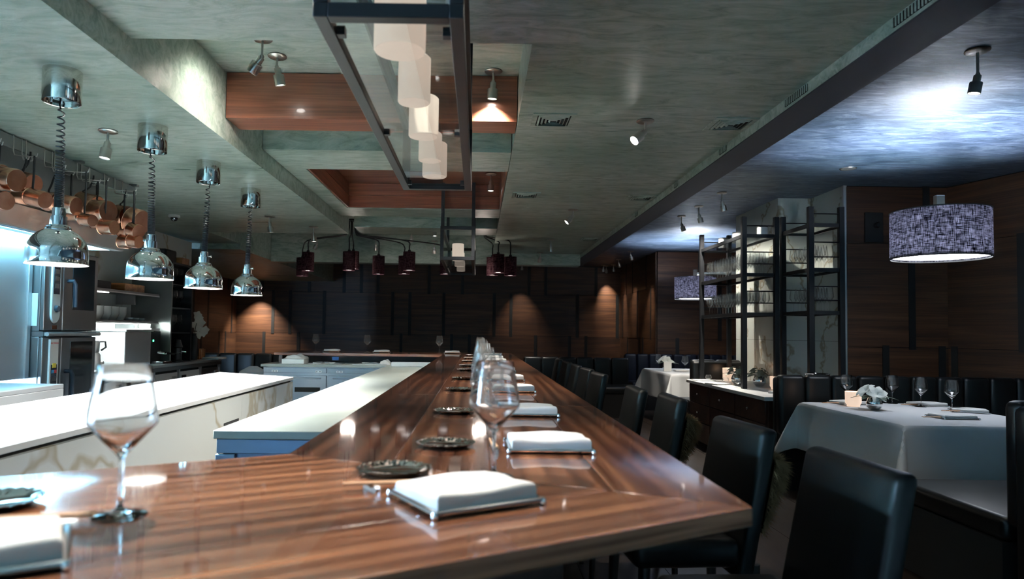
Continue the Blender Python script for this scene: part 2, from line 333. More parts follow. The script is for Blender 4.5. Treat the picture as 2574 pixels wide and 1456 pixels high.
panel_wall('wall_left_dining', (-5.5, 8.8), (-5.5, 15.48), [(2.15, 2.79, bx([12.2, 14.2, 14.93], 8.8)), (1.205, 2.15, bx([11.6, 13.13, 13.85, 15.18], 8.8)), (.02, 1.205, bx([12.7, 13.54, 14.47, 14.83], 8.8))], (1, 0))
panel_wall('wall_right_passage', (3.25, 15.48), (3.25, 12.4), [(2.15, 2.79, [15.48 - y for y in (14.87, 14.26, 13.09)]), (1.205, 2.15, [15.48 - y for y in (15.18, 13.82, 12.75)]), (.02, 1.205, [15.48 - y for y in (14.72, 13.67, 13.35)])], (-1, 0))
panel_wall('wall_right_booth', (3.25, 12.38), (5.6, 12.38), [(2.15, 2.79, [.77, 1.7]), (1.205, 2.15, [1.126, 2.0]), (.02, 1.205, [.36, 1.5])], (0, -1))
panel_wall('wall_right_side', (5.5, 12.3), (5.5, 8.7), [(2.15, 2.79, [1., 2.2]), (1.205, 2.15, [.6, 2.6]), (.02, 1.205, [1.5, 3.])], (-1, 0))
panel_wall('wall_right_alcove', (3.66, 6.78), (4.673, 6.78), [(2.22, 2.79, [.79]), (1.19, 2.22, [.637]), (.02, 1.19, [.373, .93])], (0, -1))
ad = (.27, -.93)
panel_wall('wall_right_angled', (4.673, 6.78), (4.673 + ad[0] * 4.1, 6.78 + ad[1] * 4.1), [(2.22, 2.79, [1.22, 2.5]), (1.19, 2.22, [.72, 2.0, 3.2]), (.02, 1.19, [.08, 1.12, 2.3])], (-1, -.29))
# marble pillar behind the glass rack, built of slabs
pil = struct('wall_right_pillar')
box('pillar_core', (3.30, 7.46, 0), (5.6, 8.65, 2.8), 'gap', pil); box('pillar_core', (3.665, 6.81, 0), (5.6, 7.5, 2.8), 'gap', pil)
for z0, z1 in ((0, 1.24), (1.243, 2.42), (2.423, 2.8)):
    for y0, y1 in ((7.43, 8.03), (8.033, 8.65)): box('slab', (3.27, y0, z0), (3.298, y1, z1), 'marble2', pil)
    box('slab', (3.3, 7.432, z0), (3.63, 7.458, z1), 'marble2', pil); box('slab', (3.635, 6.8, z0), (3.663, 7.43, z1), 'marble2', pil)
box('corner_trim', (3.632, 6.765, 0), (3.664, 6.8, 2.8), 'steel', pil)
# kitchen partition wall
kw = struct('wall_left_kitchen')
box('wall_core', (-3.95, 4.9, 0), (-3.83, 9.0, 2.42), 'gap', kw)
for y0, y1 in ((4.9, 6.2), (6.203, 7.5), (7.503, 9.0)):
    for z0, z1 in ((0, 1.36), (1.363, 2.415)): box('slab', (-3.83, y0, z0), (-3.8, y1, z1), 'marble', kw)
# ================================================================== CEILING FITTINGS
SPOTK = 2.2
def spot_fixture(top, aim, label, watt=18, cool=False, stem=.065, drop=True, lit='lens', ang=48, group='ceiling spotlights', sc=1.):
    top = Vector(top); aim = Vector(aim).normalized(); t = thing('ceiling_spotlight', label, 'spotlight', top)
    MB().lathe([(0, 0), (.05 * sc, 0), (.052 * sc, -.006), (.046 * sc, -.012), (.012, -.014), (0, -.014)], 24, top).build('canopy', 'nickel', t)
    MB().cyl(top + Vector((0, 0, -.012)), top + Vector((0, 0, -stem)), .0065, n=10).build('stem', 'nickel', t)
    k = top + Vector((0, 0, -stem)); q = aim.to_track_quat('Z', 'Y').to_matrix(); h0 = k + aim * .005
    MB().lathe([(0, -.012), (.008, -.01), (.012, 0), (.008, .01), (0, .012)], 12, k).build('knuckle', 'nickel', t)
    MB().lathe([(0, 0), (.017, 0), (.018, .002), (.018, .035), (.029, .037), (.03, .04), (.03, .094), (.028, .096), (.026, .09), (0, .088)], 20, h0, q).build('head', 'nickel', t)
    MB().disc(h0 + aim * .0905, .0255, 16, q).build('lens', ('lenscool' if cool else 'lens') if lit == 'lens' else lit, t)
    if watt: spotlight(h0 + aim * .1, aim, watt * SPOTK, ang, (.86, .95, 1.) if cool else (1., .92, .80), t, 1.)
    return t
dn = lambda x=0, y=0: (x, y, -1)
spot_fixture(at(697, 140, Z=2.82), dn(.15, .25), 'nickel spotlight on the bay ceiling before the red wooden beam, farther from the kitchen soffit', 22)
spot_fixture(at(660, 96, Z=2.82), dn(-.8, .3), 'nickel spotlight half hidden by the ceiling edge, close to the kitchen soffit', 3.5, stem=.1, ang=150)
spot_fixture(at(1240, 178, Z=2.82), dn(-.05, .12), 'nickel spotlight glowing in front of the wooden beam, beside the black lantern', 34, ang=115)
spot_fixture(at(805, 322, Z=2.74), dn(0, -.1), 'short lit spotlight peeking out under the wooden beam', 14, stem=.05)
spot_fixture(at(1222, 322, Z=2.74), dn(0, -.1), 'small lit spotlight behind the right end of the wooden beam', 10, stem=.05)
spot_fixture(at(1058, 488, Z=2.79), dn(0, .15), 'lit spotlight hanging in the wood-lined coffer beyond the near lantern', 44, ang=100)
spot_fixture(at(1234, 437, Z=2.79), dn(0, 0), 'upper lit spotlight of two at the edge of the wood-lined coffer', 34, ang=100)
spot_fixture(at(1231, 478, Z=2.79), dn(0, .1), 'lower lit spotlight of two at the edge of the wood-lined coffer', 34, ang=100)
spot_fixture(at(1622, 303, Z=2.54), dn(-1.1, -.45), 'nickel spotlight with bright lens on the green ceiling between two air vents', 22, ang=75)
spot_fixture(at(1441, 527, Z=2.54), dn(-1.0, -.2), 'tilted nickel spotlight midway along the green ceiling', 14, ang=75, lit='lensdim')
spot_fixture(at(1385, 602, Z=2.54), dn(0, .1), 'upright lit spotlight at the far end of the green ceiling', 40, ang=60)
spot_fixture(at(1358, 634, Z=2.54), dn(-.1, .5), 'farthest small spotlight on the green ceiling before the back wall', 20, lit='lensdim')
spot_fixture(at(272, 328, Z=2.41), dn(-.1, -.1), 'nickel spotlight on the kitchen ceiling between two heat lamps and the pot rack', 30, cool=True)
spot_fixture(at(678, 543, Z=2.41), dn(.12, .1), 'unlit nickel spotlight on the kitchen ceiling beyond the last heat lamp', 0, lit='lensdim')
spot_fixture(at(788, 570, Z=2.41), dn(.1, 0), 'nickel spotlight at the far corner of the kitchen ceiling', 0, lit='lensdim')
spot_fixture(at(2457, 126, Z=2.8), dn(-.15, .1), 'large-looking nickel spotlight with white canopy under the dark blue ceiling', 7, sc=1.15, stem=.13)
spot_fixture(at(1815, 484, Z=2.8), dn(.28, .1), 'nickel spotlight highest over the glass rack under the dark blue ceiling', 20, ang=125, stem=.1)
spot_fixture(at(1757, 518, Z=2.8), dn(.28, .05), 'middle one of three nickel spotlights over the glass rack', 20, ang=125, stem=.1)
spot_fixture(at(1713, 543, Z=2.8), dn(.3, -.05), 'lowest of three nickel spotlights before the glass rack', 18, ang=125, stem=.1)
spot_fixture(at(1585, 632, Z=2.8), dn(.35, .3), 'nickel spotlight at the dark passage, nearest of its three', 9, lit='lensdim')
spot_fixture(at(1555, 652, Z=2.8), dn(.35, .3), 'nickel spotlight at the dark passage, middle of its three', 8, lit='lensdim')
spot_fixture(at(1524, 668, Z=2.8), dn(.15, .5), 'nickel spotlight at the dark passage, farthest of its three', 14, lit='lensdim')
for px, py, ax, lab, w in ((798, 597, -.6, 'tiny lit spotlight beside the two plum lamps nearest the kitchen', 30), (945, 598, 0, 'tiny lit spotlight above the single plum lamp', 4), (1035, 577, -.1, 'tiny lit spotlight above the pair of plum lamps near the far lantern', 5), (1092, 606, 0, 'tiny lit spotlight beside the far black lantern', 5)):
    spot_fixture(at(px, py, Y=10.2), dn(ax, .35), lab, w, stem=.09, ang=60)
spot_fixture(at(1093, 566, Y=8.6), dn(), 'small bright bulb spotlight under the far green beam', 4, stem=.04)
# unseen fittings above and behind the viewpoint; bar and kitchen ones added for light
spot_fixture((.5, 1.9, 2.54), dn(-.4, -.2), 'added unseen nickel spotlight on the green ceiling above the near bar corner', 13, ang=85)
spot_fixture((-.75, 1.6, 2.54), dn(.1, -.25), 'added unseen nickel spotlight on the near ceiling above the angled bar end', 19, ang=95)
spot_fixture((-.1, 2.3, 2.54), dn(.05, .1), 'added unseen nickel spotlight on the near ceiling beside the lantern', 15, ang=95)
spot_fixture((-2.13, 1.0, 2.41), dn(.1, .2), 'added unseen nickel spotlight on the kitchen ceiling before the first heat lamp', 40, cool=True, ang=80)
spot_fixture((2.6, .6, 2.8), dn(0, .3), 'unseen nickel spotlight under the dark blue ceiling behind the near bench', 6)
# wall washers over the back wall
for px, lab in ((645, 'small spotlight over the glowing back wall panel next to the kitchen'), (1312, 'small spotlight over the lit back wall panel behind the bar glasses')):
    p = at(px, 690, Y=15.1); spot_fixture((p.x, 15.1, 2.38 if px < 900 else 2.82), dn(0, .12), lab, 56 if px < 900 else 14, stem=.05, ang=85 if px < 900 else 62, lit='lensdim')
spot_fixture((2.95, 14.9, 2.8), dn(.12, .1), 'small spotlight grazing the corner of the dark passage', 12, stem=.05, ang=50, lit='lensdim')
spot_fixture((2.75, 15.0, 2.8), dn(.0, .12), 'small spotlight over the back wall beside the passage corner', 4, stem=.05, ang=60, lit='lensdim')
# air vents in the green ceiling
def vent(c, lab, s=.125):
    t = thing('ceiling_vent', lab, 'air vent', c); z = c[2]
    for k, (a, b) in enumerate(((s, s * .78), (s * .78, s * .74))):
        for i in range(4):
            R = rz(i * math.pi / 2); q = [(-a, -a), (a, -a), (b, -b), (-b, -b)]
            pts = [R @ Vector((x, y, 0)) for x, y in q]; dz = (-.008, 0) if k == 0 else (.01, 0)
            m_ = MB(); m_.prism([(c[0] + p.x, c[1] + p.y) for p in pts], z - .008, z - .001); m_.build('frame_side', 'green', t) if k == 0 else None
    MB().box((c[0] - s * .78, c[1] - s * .78, z - .0035), (c[0] + s * .78, c[1] + s * .78, z - .001)).build('backing', 'gap', t)
    for j in range(4):
        a = s * (.72 - j * .17); b = a - s * .07
        for i in range(4):
            R = rz(i * math.pi / 2); P = [R @ Vector(v) for v in ((-a, -a, -.004), (a, -a, -.004), (b, -b, -.012), (-b, -b, -.012))]
            MB().add([Vector(c) + p for p in P] + [Vector(c) + p + Vector((0, 0, -.002)) for p in P], [(0, 1, 2, 3), (7, 6, 5, 4), (0, 4, 5, 1), (1, 5, 6, 2), (2, 6, 7, 3), (3, 7, 4, 0)]).build('slat', 'green', t)
vent((.425, 3.97, 2.54), 'square louvred air vent in the green ceiling beside the wooden beam')
vent((1.48, 4.0, 2.54), 'square louvred air vent in the green ceiling beside the long dropped beam')
vent((.42, 6.17, 2.54), 'second square air vent beside the wood-lined coffer')
vent((1.48, 6.22, 2.54), 'second square air vent along the long dropped beam')
vent((1.47, 9.0, 2.54), 'farthest square air vent along the long dropped beam')
for y0, y1, lab in ((2.30, 2.62, 'widest slotted grille in the side of the dropped beam, top corner of the view'), (3.32, 3.56, 'slotted grille in the side of the dropped beam near the square vent'), (4.42, 4.54, 'small slotted grille midway along the dropped beam'), (5.5, 5.6, 'small slotted grille on the dropped beam beyond the square vent'), (6.9, 7.0, 'farthest small slotted grille on the dropped beam')):
    t = thing('beam_grille', lab, 'grille', (1.608, (y0 + y1) / 2, 2.51)); box('backing', (1.605, y0, 2.495), (1.6095, y1, 2.533), 'gap', t)
    n = max(4, int((y1 - y0) / .02))
    for i in range(n + 1):
        yy = y0 + (y1 - y0) * i / n; box('slat', (1.602, yy - .0035, 2.495), (1.606, yy + .0035, 2.533), 'green', t)
t = thing('ceiling_speaker', 'flat round speaker disc in the dark blue ceiling', 'speaker', at(2132, 424, Z=2.8)); p = t.location.copy()
MB().lathe([(0, -.006), (.05, -.006), (.06, -.004), (.062, 0)], 24, p).build('grille', 'greysteel', t); MB().lathe([(.062, -.001), (.068, -.005), (.07, 0)], 24, p).build('rim', 'nickel', t)
t = thing('security_camera', 'small black dome camera on the kitchen ceiling', 'camera', at(438, 541, Z=2.41)); p = t.location.copy()
MB().lathe([(0, 0), (.055, 0), (.055, -.02), (.04, -.026), (0, -.026)], 20, p).build('base', 'whitepaint', t); MB().lathe([(.036, -.024), (.034, -.042), (.024, -.056), (0, -.062)], 16, p).build('dome', 'smoke', t)
t = thing('alarm_strobe', 'small red alarm light under the wooden beam', 'alarm', (-.56, 4.15, 2.54))
MB().lathe([(0, 0), (.04, 0), (.04, -.012), (.03, -.016), (0, -.016)], 16, t.location).build('base', 'whitepaint', t); MB().lathe([(.03, -.015), (.026, -.03), (0, -.036)], 16, t.location).build('lens_cap', 'red', t)
# ------------------------------------------------------------------ heat lamps over the pass
def make_heat_lamp():
    t = thing('heat_lamp', '', 'heat lamp')
    c = MB().lathe([(0, 0), (.0775, 0), (.0775, -.14), (.076, -.143), (.072, -.141), (.072, -.128), (0, -.126)], 40).build('canopy', 'polnickel', t)
    for a in (.6, 2.4): MB().cyl((.045 * math.cos(a), .045 * math.sin(a), -.124), (.045 * math.cos(a), .045 * math.sin(a), -.138), .006, n=8).build('screw', 'chrome', c)
    pts = [(.01, 0, -.126), (.012, .002, -.15), (.006, 0, -.17)]; z = -.17; a = 0
    zs = -.625
    while z > zs:
        u = (z + .17) / (zs + .17); pitch = .030 * (1 - u) ** 1.6 + .0062; r = .0125 + .004 * min(1, u * 3); st = 2 * math.pi / 10
        a += st; z -= pitch / 10; pts.append((r * math.cos(a) - .012 * u, r * math.sin(a), z))
    MB().tube(pts, .0038, 5).build('coil_cord', 'cord', t)
    o = (-.012, 0, 0)
    MB().lathe([(0, -.61), (.024, -.61), (.026, -.612), (.026, -.645), (.03, -.646), (.034, -.648), (.034, -.685), (.044, -.687), (.047, -.691), (.044, -.695), (.05, -.697), (.052, -.702), (.047, -.706)], 32, o).build('neck', 'chrome', t)
    k = MB().lathe([(0, 0), (.006, 0), (.006, .012), (.009, .013), (.009, .02), (0, .021)], 10, (.014, 0, -.64), Matrix.Rotation(math.pi / 2, 3, 'Y')); k.build('thumb_screw', 'chrome', t)
    prof = [(.046, -.703)]
    for i in range(1, 17): b = math.radians(20 + 70 * i / 16); prof.append((.1205 * math.sin(b), -.806 + .111 * math.cos(b)))
    prof += [(.1215, -.83), (.122, -.852), (.1235, -.856), (.1225, -.858)]
    d = MB().lathe(prof, 48, o).build('dome', 'chrome', t)
    inn = [(.1225, -.858), (.118, -.852), (.1165, -.83)] + [(.117 * math.sin(math.radians(20 + 70 * i / 10)), -.806 + .107 * math.cos(math.radians(20 + 70 * i / 10))) for i in range(10, -1, -1)]
    MB().lathe(inn, 40, o).build('reflector', 'whitepaint', d)
    MB().lathe([(.02, -.74), (.028, -.76), (.044, -.80), (.04, -.822), (0, -.835)], 20, o).build('bulb', 'heat', t)
    spotlight((-.012, 0, -.845), (0, 0, -1), 110, 128, (1., .97, .92), t, .35, .04)
    return t
hl = make_heat_lamp()
for (x, y), lab, r in zip(((-1.845, 2.966), (-1.835, 3.781), (-1.84, 4.588), (-1.846, 5.466)), ('chrome dome heat lamp on a black coil cord, largest and nearest of four', 'second chrome dome heat lamp along the white pass counter', 'third chrome dome heat lamp along the white pass counter', 'smallest and farthest chrome dome heat lamp, over the end of the pass'), (2.6, 2.9, .2, .1)):
    place(hl, (x, y, 2.41), r, lab, group='heat lamps over the pass')
# ------------------------------------------------------------------ black lanterns over the bar
def lantern(y0, y1, lab, ztops, cand, glowing=True):
    X0, X1, Z0, Z1 = -.388, -.042, 2.0, 2.34; b = .034; t = thing('candle_lantern', lab, 'lantern', ((X0 + X1) / 2, (y0 + y1) / 2, Z0), 'black lanterns over the bar')
    def bar(lo, hi): MB().box(lo, hi).build('frame_bar', 'black', t, .002)
    for z in (Z0, Z1 - b):
        bar((X0, y0, z), (X0 + b, y1, z + b)); bar((X1 - b, y0, z), (X1, y1, z + b)); bar((X0 + b, y0, z), (X1 - b, y0 + b, z + b)); bar((X0 + b, y1 - b, z), (X1 - b, y1, z + b))
    for x in (X0, X1 - b):
        for y in (y0, y1 - b): bar((x, y, Z0 + b), (x + b, y + b, Z1 - b))
    box('glass_pane', (X0 + b * .6, y0 + b * .6, Z0 + .014), (X1 - b * .6, y1 - b * .6, Z0 + .02), 'pane', t)
    box('glass_pane', (X0 + b * .6, y0 + .011, Z0 + b * .7), (X1 - b * .6, y0 + .015, Z1 - b * .7), 'pane', t)
    box('glass_pane', (X0 + .011, y0 + b * .6, Z0 + b * .7), (X0 + .015, y1 - b * .6, Z1 - b * .7), 'pane', t)
    box('glass_pane', (X1 - .015, y0 + b * .6, Z0 + b * .7), (X1 - .011, y1 - b * .6, Z1 - b * .7), 'pane', t)
    for f in (.06, .5, .94):
        yy = y0 + (y1 - y0) * f
        for x in (X0 + b, X1 - b - .02): box('clip', (x, yy - .012, Z0 + .004), (x + .02, yy + .012, Z0 + .03), 'black', t)
    for x, y, zt in ztops: box('hanger_rod', (x - .017, y - .012, Z1), (x + .017, y + .012, zt), 'black', t)
    for i, (yy, r, h) in enumerate(cand):
        c = thing('candle', f'{ORD[i]} thick cream candle from the near end in the {"near" if y0 < 4 else "far"} black lantern', 'candle', (-.215, yy, Z0 + .02), 'candles in the lanterns')
        MB().lathe([(0, 0), (r - .003, 0), (r, .004), (r, h - .006), (r - .006, h), (r - .014, h - .006), (0, h - .02)], 28, c.location).build('wax_body', 'wax', c)
        MB().cyl(c.location + Vector((0, 0, h - .02)), c.location + Vector((0, 0, h - .002)), .0016, n=6).build('wick', 'iron', c)
lantern(1.53, 3.44, 'long black metal and glass lantern hanging nearest over the bar', [(-.37, 3.2, 2.82), (-.06, 3.2, 2.82), (-.37, 1.75, 2.54), (-.06, 1.75, 2.54)], [(1.76, .068, .19), (2.16, .052, .15), (2.54, .056, .15), (2.9, .05, .12), (3.2, .058, .16)])
lantern(6.78, 8.6, 'black metal and glass lantern hanging far over the bar end', [(-.37, 6.86, 2.8), (-.06, 6.86, 2.8), (-.37, 8.05, 2.82), (-.06, 8.05, 2.82)], [(7.0, .06, .17), (7.6, .055, .15), (8.2, .05, .12)])
# ------------------------------------------------------------------ plum drum lamps on curved arms
def chandelier(c, lamps, lab):
    t = thing('branched_pendant_lamp', lab, 'pendant lamp', c, 'plum pendant lamps'); c = Vector(c)
    MB().lathe([(0, 0), (.09, 0), (.09, -.02), (0, -.022)], 20, c).build('canopy', 'black', t)
    for i, p in enumerate(lamps):
        p = Vector(p); top = p + Vector((0, 0, .27)); d = Vector((p.x - c.x, p.y - c.y, 0)); s = c + d.normalized() * .04
        path = [s, s + Vector((0, 0, -.12)), s + d * .04 + Vector((0, 0, -.19)), s + d * .12 + Vector((0, 0, -.22)), s + d * .5 + Vector((0, 0, -.25)), s + d * .86 + Vector((0, 0, -.29)), Vector((p.x, p.y, top.z + .11)), top + Vector((0, 0, .06)), top]
        pp = []
        for a in range(len(path) - 1):
            for q in range(4):
                u = q / 4; p0, p1, p2, p3 = path[max(a - 1, 0)], path[a], path[a + 1], path[min(a + 2, len(path) - 1)]
                pp.append(.5 * ((2 * p1) + (p2 - p0) * u + (2 * p0 - 5 * p1 + 4 * p2 - p3) * u * u + (3 * p1 - p0 - 3 * p2 + p3) * u ** 3))
        MB().tube(pp + [top], .009, 6).build('arm', 'black', t)
        sh = MB().lathe([(.083, 0), (.083, .255), (.081, .255), (.081, 0)], 28, p, closed=True).build('shade', 'drum', t)
        MB().lathe([(.081, .25), (.03, .256), (.0, .257)], 20, p).build('cap', 'black', sh); MB().lathe([(.012, .25), (.022, .262), (.018, .285), (0, .29)], 12, p).build('socket', 'black', sh)
        MB().disc(p + Vector((0, 0, .012)), .080, 24).build('diffuser', 'drumglow', sh)
    pointlight(c + Vector((0, 0, -.75)), 1.2, (1, .85, .75), t, .1)
chandelier((-1.76, 9.4, 2.815), [(-2.46, 9.5, 2.03), (-2.335, 9.3, 2.085), (-1.80, 9.75, 2.16), (-1.764, 9.25, 2.095), (-1.384, 9.4, 2.06), (-1.05, 9.6, 2.085), (-.951, 9.3, 2.11), (-.47, 9.7, 2.10)], 'black branched lamp with eight plum drum shades behind the kitchen soffit')
chandelier((.04, 9.4, 2.815), [(.192, 9.6, 2.085), (.268, 9.35, 2.10), (.428, 9.2, 2.05)], 'black branched lamp with three plum drum shades beside the far lantern')
# ------------------------------------------------------------------ big wall lamps
def wall_lamp(c, wp, lab, r=.318, h=.345, watt=34):
    c = Vector(c); t = thing('wall_lamp', lab, 'wall lamp', c)
    sh = MB().lathe([(r, 0), (r, h), (r - .003, h), (r - .003, 0)], 64, c, closed=True).build('shade', 'shade', t)
    for z in (0, h): MB().lathe([(r + .002, z - .004), (r + .002, z + .004), (r - .005, z + .004), (r - .005, z - .004)], 64, c, closed=True).build('shade_rim', 'strip', sh)
    MB().disc(c + Vector((0, 0, .015)), r - .006, 40).build('diffuser', 'shadeglow', sh)
    MB().cyl(c + Vector((0, 0, .16)), c + Vector((0, 0, h + .08)), .012, n=10).build('stem', 'nickel', t)
    MB().box((c.x - .03, c.y - .022, c.z + h + .02), (c.x + .03, c.y + .022, c.z + h + .12)).build('pivot_block', 'nickel', t, .004)
    dv = Vector((wp[0] - c.x, wp[1] - c.y, 0)); ln = dv.length; R = rz(math.atan2(dv.y, dv.x)); pc = c + Vector((0, 0, h + .055))
    MB().box(pc + Vector((.025, -.014, -.02)), pc + Vector((ln, .014, .02)), R, pc).build('arm', 'nickel', t, .003); MB().box(pc + Vector((ln - .012, -.05, -.075)), pc + Vector((ln, .05, .075)), R, pc).build('wall_plate', 'nickel', t, .003)
    for a in range(3): MB().cyl(c + Vector((0, 0, h - .03)), c + Vector((r * math.cos(a * 2.1), r * math.sin(a * 2.1), h - .03)), .003, n=6).build('spider', 'nickel', t)
    pointlight(c + Vector((0, 0, h * .45)), watt * 1.35, (.80, .88, 1.), t, .05); pointlight(c + Vector((0, 0, h - .02)), watt * .3, (.80, .88, 1.), t, .03)
wall_lamp((3.39, 5.0, 1.875), (4.73, 6.38), 'big round woven purple lamp over the booth table beside the angled wall')
wall_lamp((3.437, 10.8, 1.855), (5.47, 9.9), 'distant round woven purple lamp behind the glass rack')
# ================================================================== THE BAR
XL, XR, ZB, TH = -.43, .462, 1.0, .032
F0 = Vector((XR, 1.149)); I0 = Vector((XL, 1.575)); D = Vector((-.862, -.507)).normalized(); YB = 8.4
bar = thing('bar_counter', 'long lacquered walnut bar counter with an angled near end', 'bar counter', (0, 4.5, 0))
ym = lambda x: I0.y + (x - XL) * (F0.y - I0.y) / (XR - XL)
def plank(poly, ang, z0=ZB - TH, z1=ZB, mt='bar'):
    cx = sum(p[0] for p in poly) / len(poly); cy = sum(p[1] for p in poly) / len(poly)
    return MB().prism(poly, z0, z1).build('plank', mt, bar, .0015, 1, loc=(cx, cy, z1 - .02), rot=ang)
xs = [XL, -.18, .03, .25, XR]
cuts = [[3.1, 5.4, 7.2], [2.5, 4.6, 6.6], [3.4, 5.9], [2.7, 5.1, 7.0]]
for i in range(4):
    a, b = xs[i], xs[i + 1]; ys = [None] + cuts[i] + [9.35 if a >= .2 else YB]
    for j in range(len(ys) - 1):
        lo = ys[j]; hi = ys[j + 1]
        poly = [(a, ym(a) + .0006), (b, ym(b) + .0006), (b, hi), (a, hi)] if lo is None else [(a, lo), (b, lo), (b, hi), (a, hi)]
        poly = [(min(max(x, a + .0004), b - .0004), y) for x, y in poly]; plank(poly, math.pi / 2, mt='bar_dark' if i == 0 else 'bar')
fa = math.atan2(D.y, D.x); LF = 2.6
for i in range(4):
    s0, s1 = i / 4, (i + 1) / 4
    P = lambda s, l: (F0.lerp(I0, s) + D * l)
    e = Vector((D.y, -D.x)) * .0004
    for l0, l1 in (((0, 1.3), (1.3, LF)) if i % 2 else ((0, LF),)):
        q = [P(s0, l0), P(s1, l0), P(s1, l1), P(s0, l1)]; plank([(v.x, v.y) for v in q], fa)
for k in range(4):
    y0 = YB + k * .2375; plank([(-2.5, y0 + .0004), (.2496, y0 + .0004), (.2496, y0 + .237), (-2.5, y0 + .237)], 0)
# edges and body below the top
box('bar_front_panel', (.13, 1.62, .12), (.16, 9.1, ZB - TH), 'cabwood', bar); box('plinth', (.0, 1.8, 0), (.13, 9.0, .12), 'gap', bar)
pf = [(F0 + D * .1 + Vector((-.2, .28))), (F0 + D * LF + Vector((-.16, .28))), (F0 + D * LF + Vector((-.2, .33))), (F0 + D * .1 + Vector((-.24, .33)))]
MB().prism([(v.x, v.y) for v in pf], 0, ZB - TH).build('bar_front_panel', 'cabwood', bar)
box('bar_front_panel', (-2.4, 9.0, 0), (.1, 9.05, ZB - TH), 'cabwood', bar); box('bar_end_panel', (-2.45, 8.45, .3), (-2.41, 9.3, ZB - TH), 'cabwood', bar)
MB().cyl((.3, 1.7, .2), (.3, 9.0, .2), .02, n=10).build('foot_rail', 'nickel', bar)
# ------------------------------------------------------------------ chairs along the bar
def soft_box(lo, hi, name, mat, parent, r=.03, seg=3, sub=0): return MB().box(lo, hi).build(name, mat, parent, r, seg)
def fur_throw(chair, lab):
    t = thing('fur_throw', lab, 'fur throw', chair.location.copy(), 'fur throws on the bar chairs'); t.rotation_euler.z = chair.rotation_euler.z; m_ = MB(); hm = MB(); prof = [(.6, .012), (.64, .045), (.7, .075), (.76, .095), (.81, .1), (.84, .08), (.855, .035), (.858, .004)]; ny = 10; G = []
    for j, (z, bl) in enumerate(prof):
        for i in range(ny + 1):
            u = i / ny * 2 - 1; x = .176 + .10 * (z - .44) / .52 + bl * (1 - abs(u) ** 4) + .004; G.append(Vector((x, u * .2, z)))
    w = ny + 1; m_.v = [tuple(g) for g in G]
    for j in range(len(prof) - 1):
        for i in range(ny):
            a = j * w + i; m_.f.append((a, a + 1, a + w + 1, a + w)); m_.sm.append(True); P = [G[a], G[a + 1], G[a + w + 1], G[a + w]]; n = (P[1] - P[0]).cross(P[3] - P[0]).normalized()
            if n.x < 0: n = -n
            for k in range(70):
                p = P[0].lerp(P[1], random.random()).lerp(P[3].lerp(P[2], random.random()), random.random()); d = (n + Vector((random.uniform(-.7, .7), random.uniform(-.7, .7), -.5 + random.uniform(-.6, .6)))).normalized(); s_ = d.cross(Vector((random.random(), random.random(), random.random() + .1))).normalized() * .0016; ln = random.uniform(.02, .042)
                hm.add([p - s_, p + s_, p + d * ln + Vector((0, 0, -.008))], [(0, 1, 2)])
    base_ = MB(); base_.v, base_.f, base_.sm = m_.v, m_.f, m_.sm
    for q, nm, mt in ((base_, 'hide', 'fur'), (hm, 'fur_hair', 'furtip')):
        o = q.build(nm, mt); o.parent = t
        if nm == 'fur_hair': o['kind'] = 'stuff'
def make_bar_chair():
    t = thing('bar_chair', '', 'chair', group='leather chairs along the bar')
    soft_box((-.25, -.225, .485), (.13, .225, .585), 'seat', 'leather', t, .035, 4)
    bk = MB().box((.11, -.225, .44), (.17, .225, .96))
    bk.v = [(x + .10 * (z - .44) / .52, y * (1 - .04 * (z > .9)), z) for x, y, z in bk.v]
    bk.build('backrest', 'leather', t, .024, 4)
    for sx, sy in ((-.2, -.18), (-.2, .18), (.19, -.18), (.19, .18)):
        MB().cyl((sx * 1.08, sy * 1.05, 0), (sx, sy, .49), .014, .021, 10).build('leg', 'legwood', t)
    for y in (-.185, .185): MB().cyl((-.21, y, .2), (.2, y, .2), .009, n=8).build('stretcher', 'nickel', t)
    MB().cyl((-.21, -.185, .2), (-.21, .185, .2), .009, n=8).build('footrest', 'nickel', t); MB().cyl((.2, -.185, .2), (.2, .185, .2), .009, n=8).build('stretcher', 'nickel', t)
    return t
ch = make_bar_chair()
for (x, y, r), lab in zip(((.785, 1.84, .05), (.77, 2.58, .08), (.81, 3.68, -.02), (.745, 4.23, -.02), (.78, 5.69, .06), (.80, 6.45, .05), (.8, 7.15, 0), (.8, 7.9, .03), (.79, 8.6, 0)),
    ('black leather bar chair nearest the angled bar end, before the booth table', 'black leather bar chair with brown fur behind its back, second from the bar corner', 'black leather bar chair before the drawers of the sideboard, third along the bar', 'black leather bar chair close behind the third, fourth along the bar', 'black leather bar chair standing apart, fifth along the bar', 'sixth black leather chair along the bar', 'seventh black leather chair along the bar', 'eighth black leather chair along the bar', 'farthest black leather chair along the bar')):
    o_ = place(ch, (x, y, 0), r, lab)
    if 'second from' in lab: fur_throw(o_, 'brown fur throw hanging behind the second bar chair')
    if 'third along' in lab: fur_throw(o_, 'brown fur throw hanging behind the third bar chair')
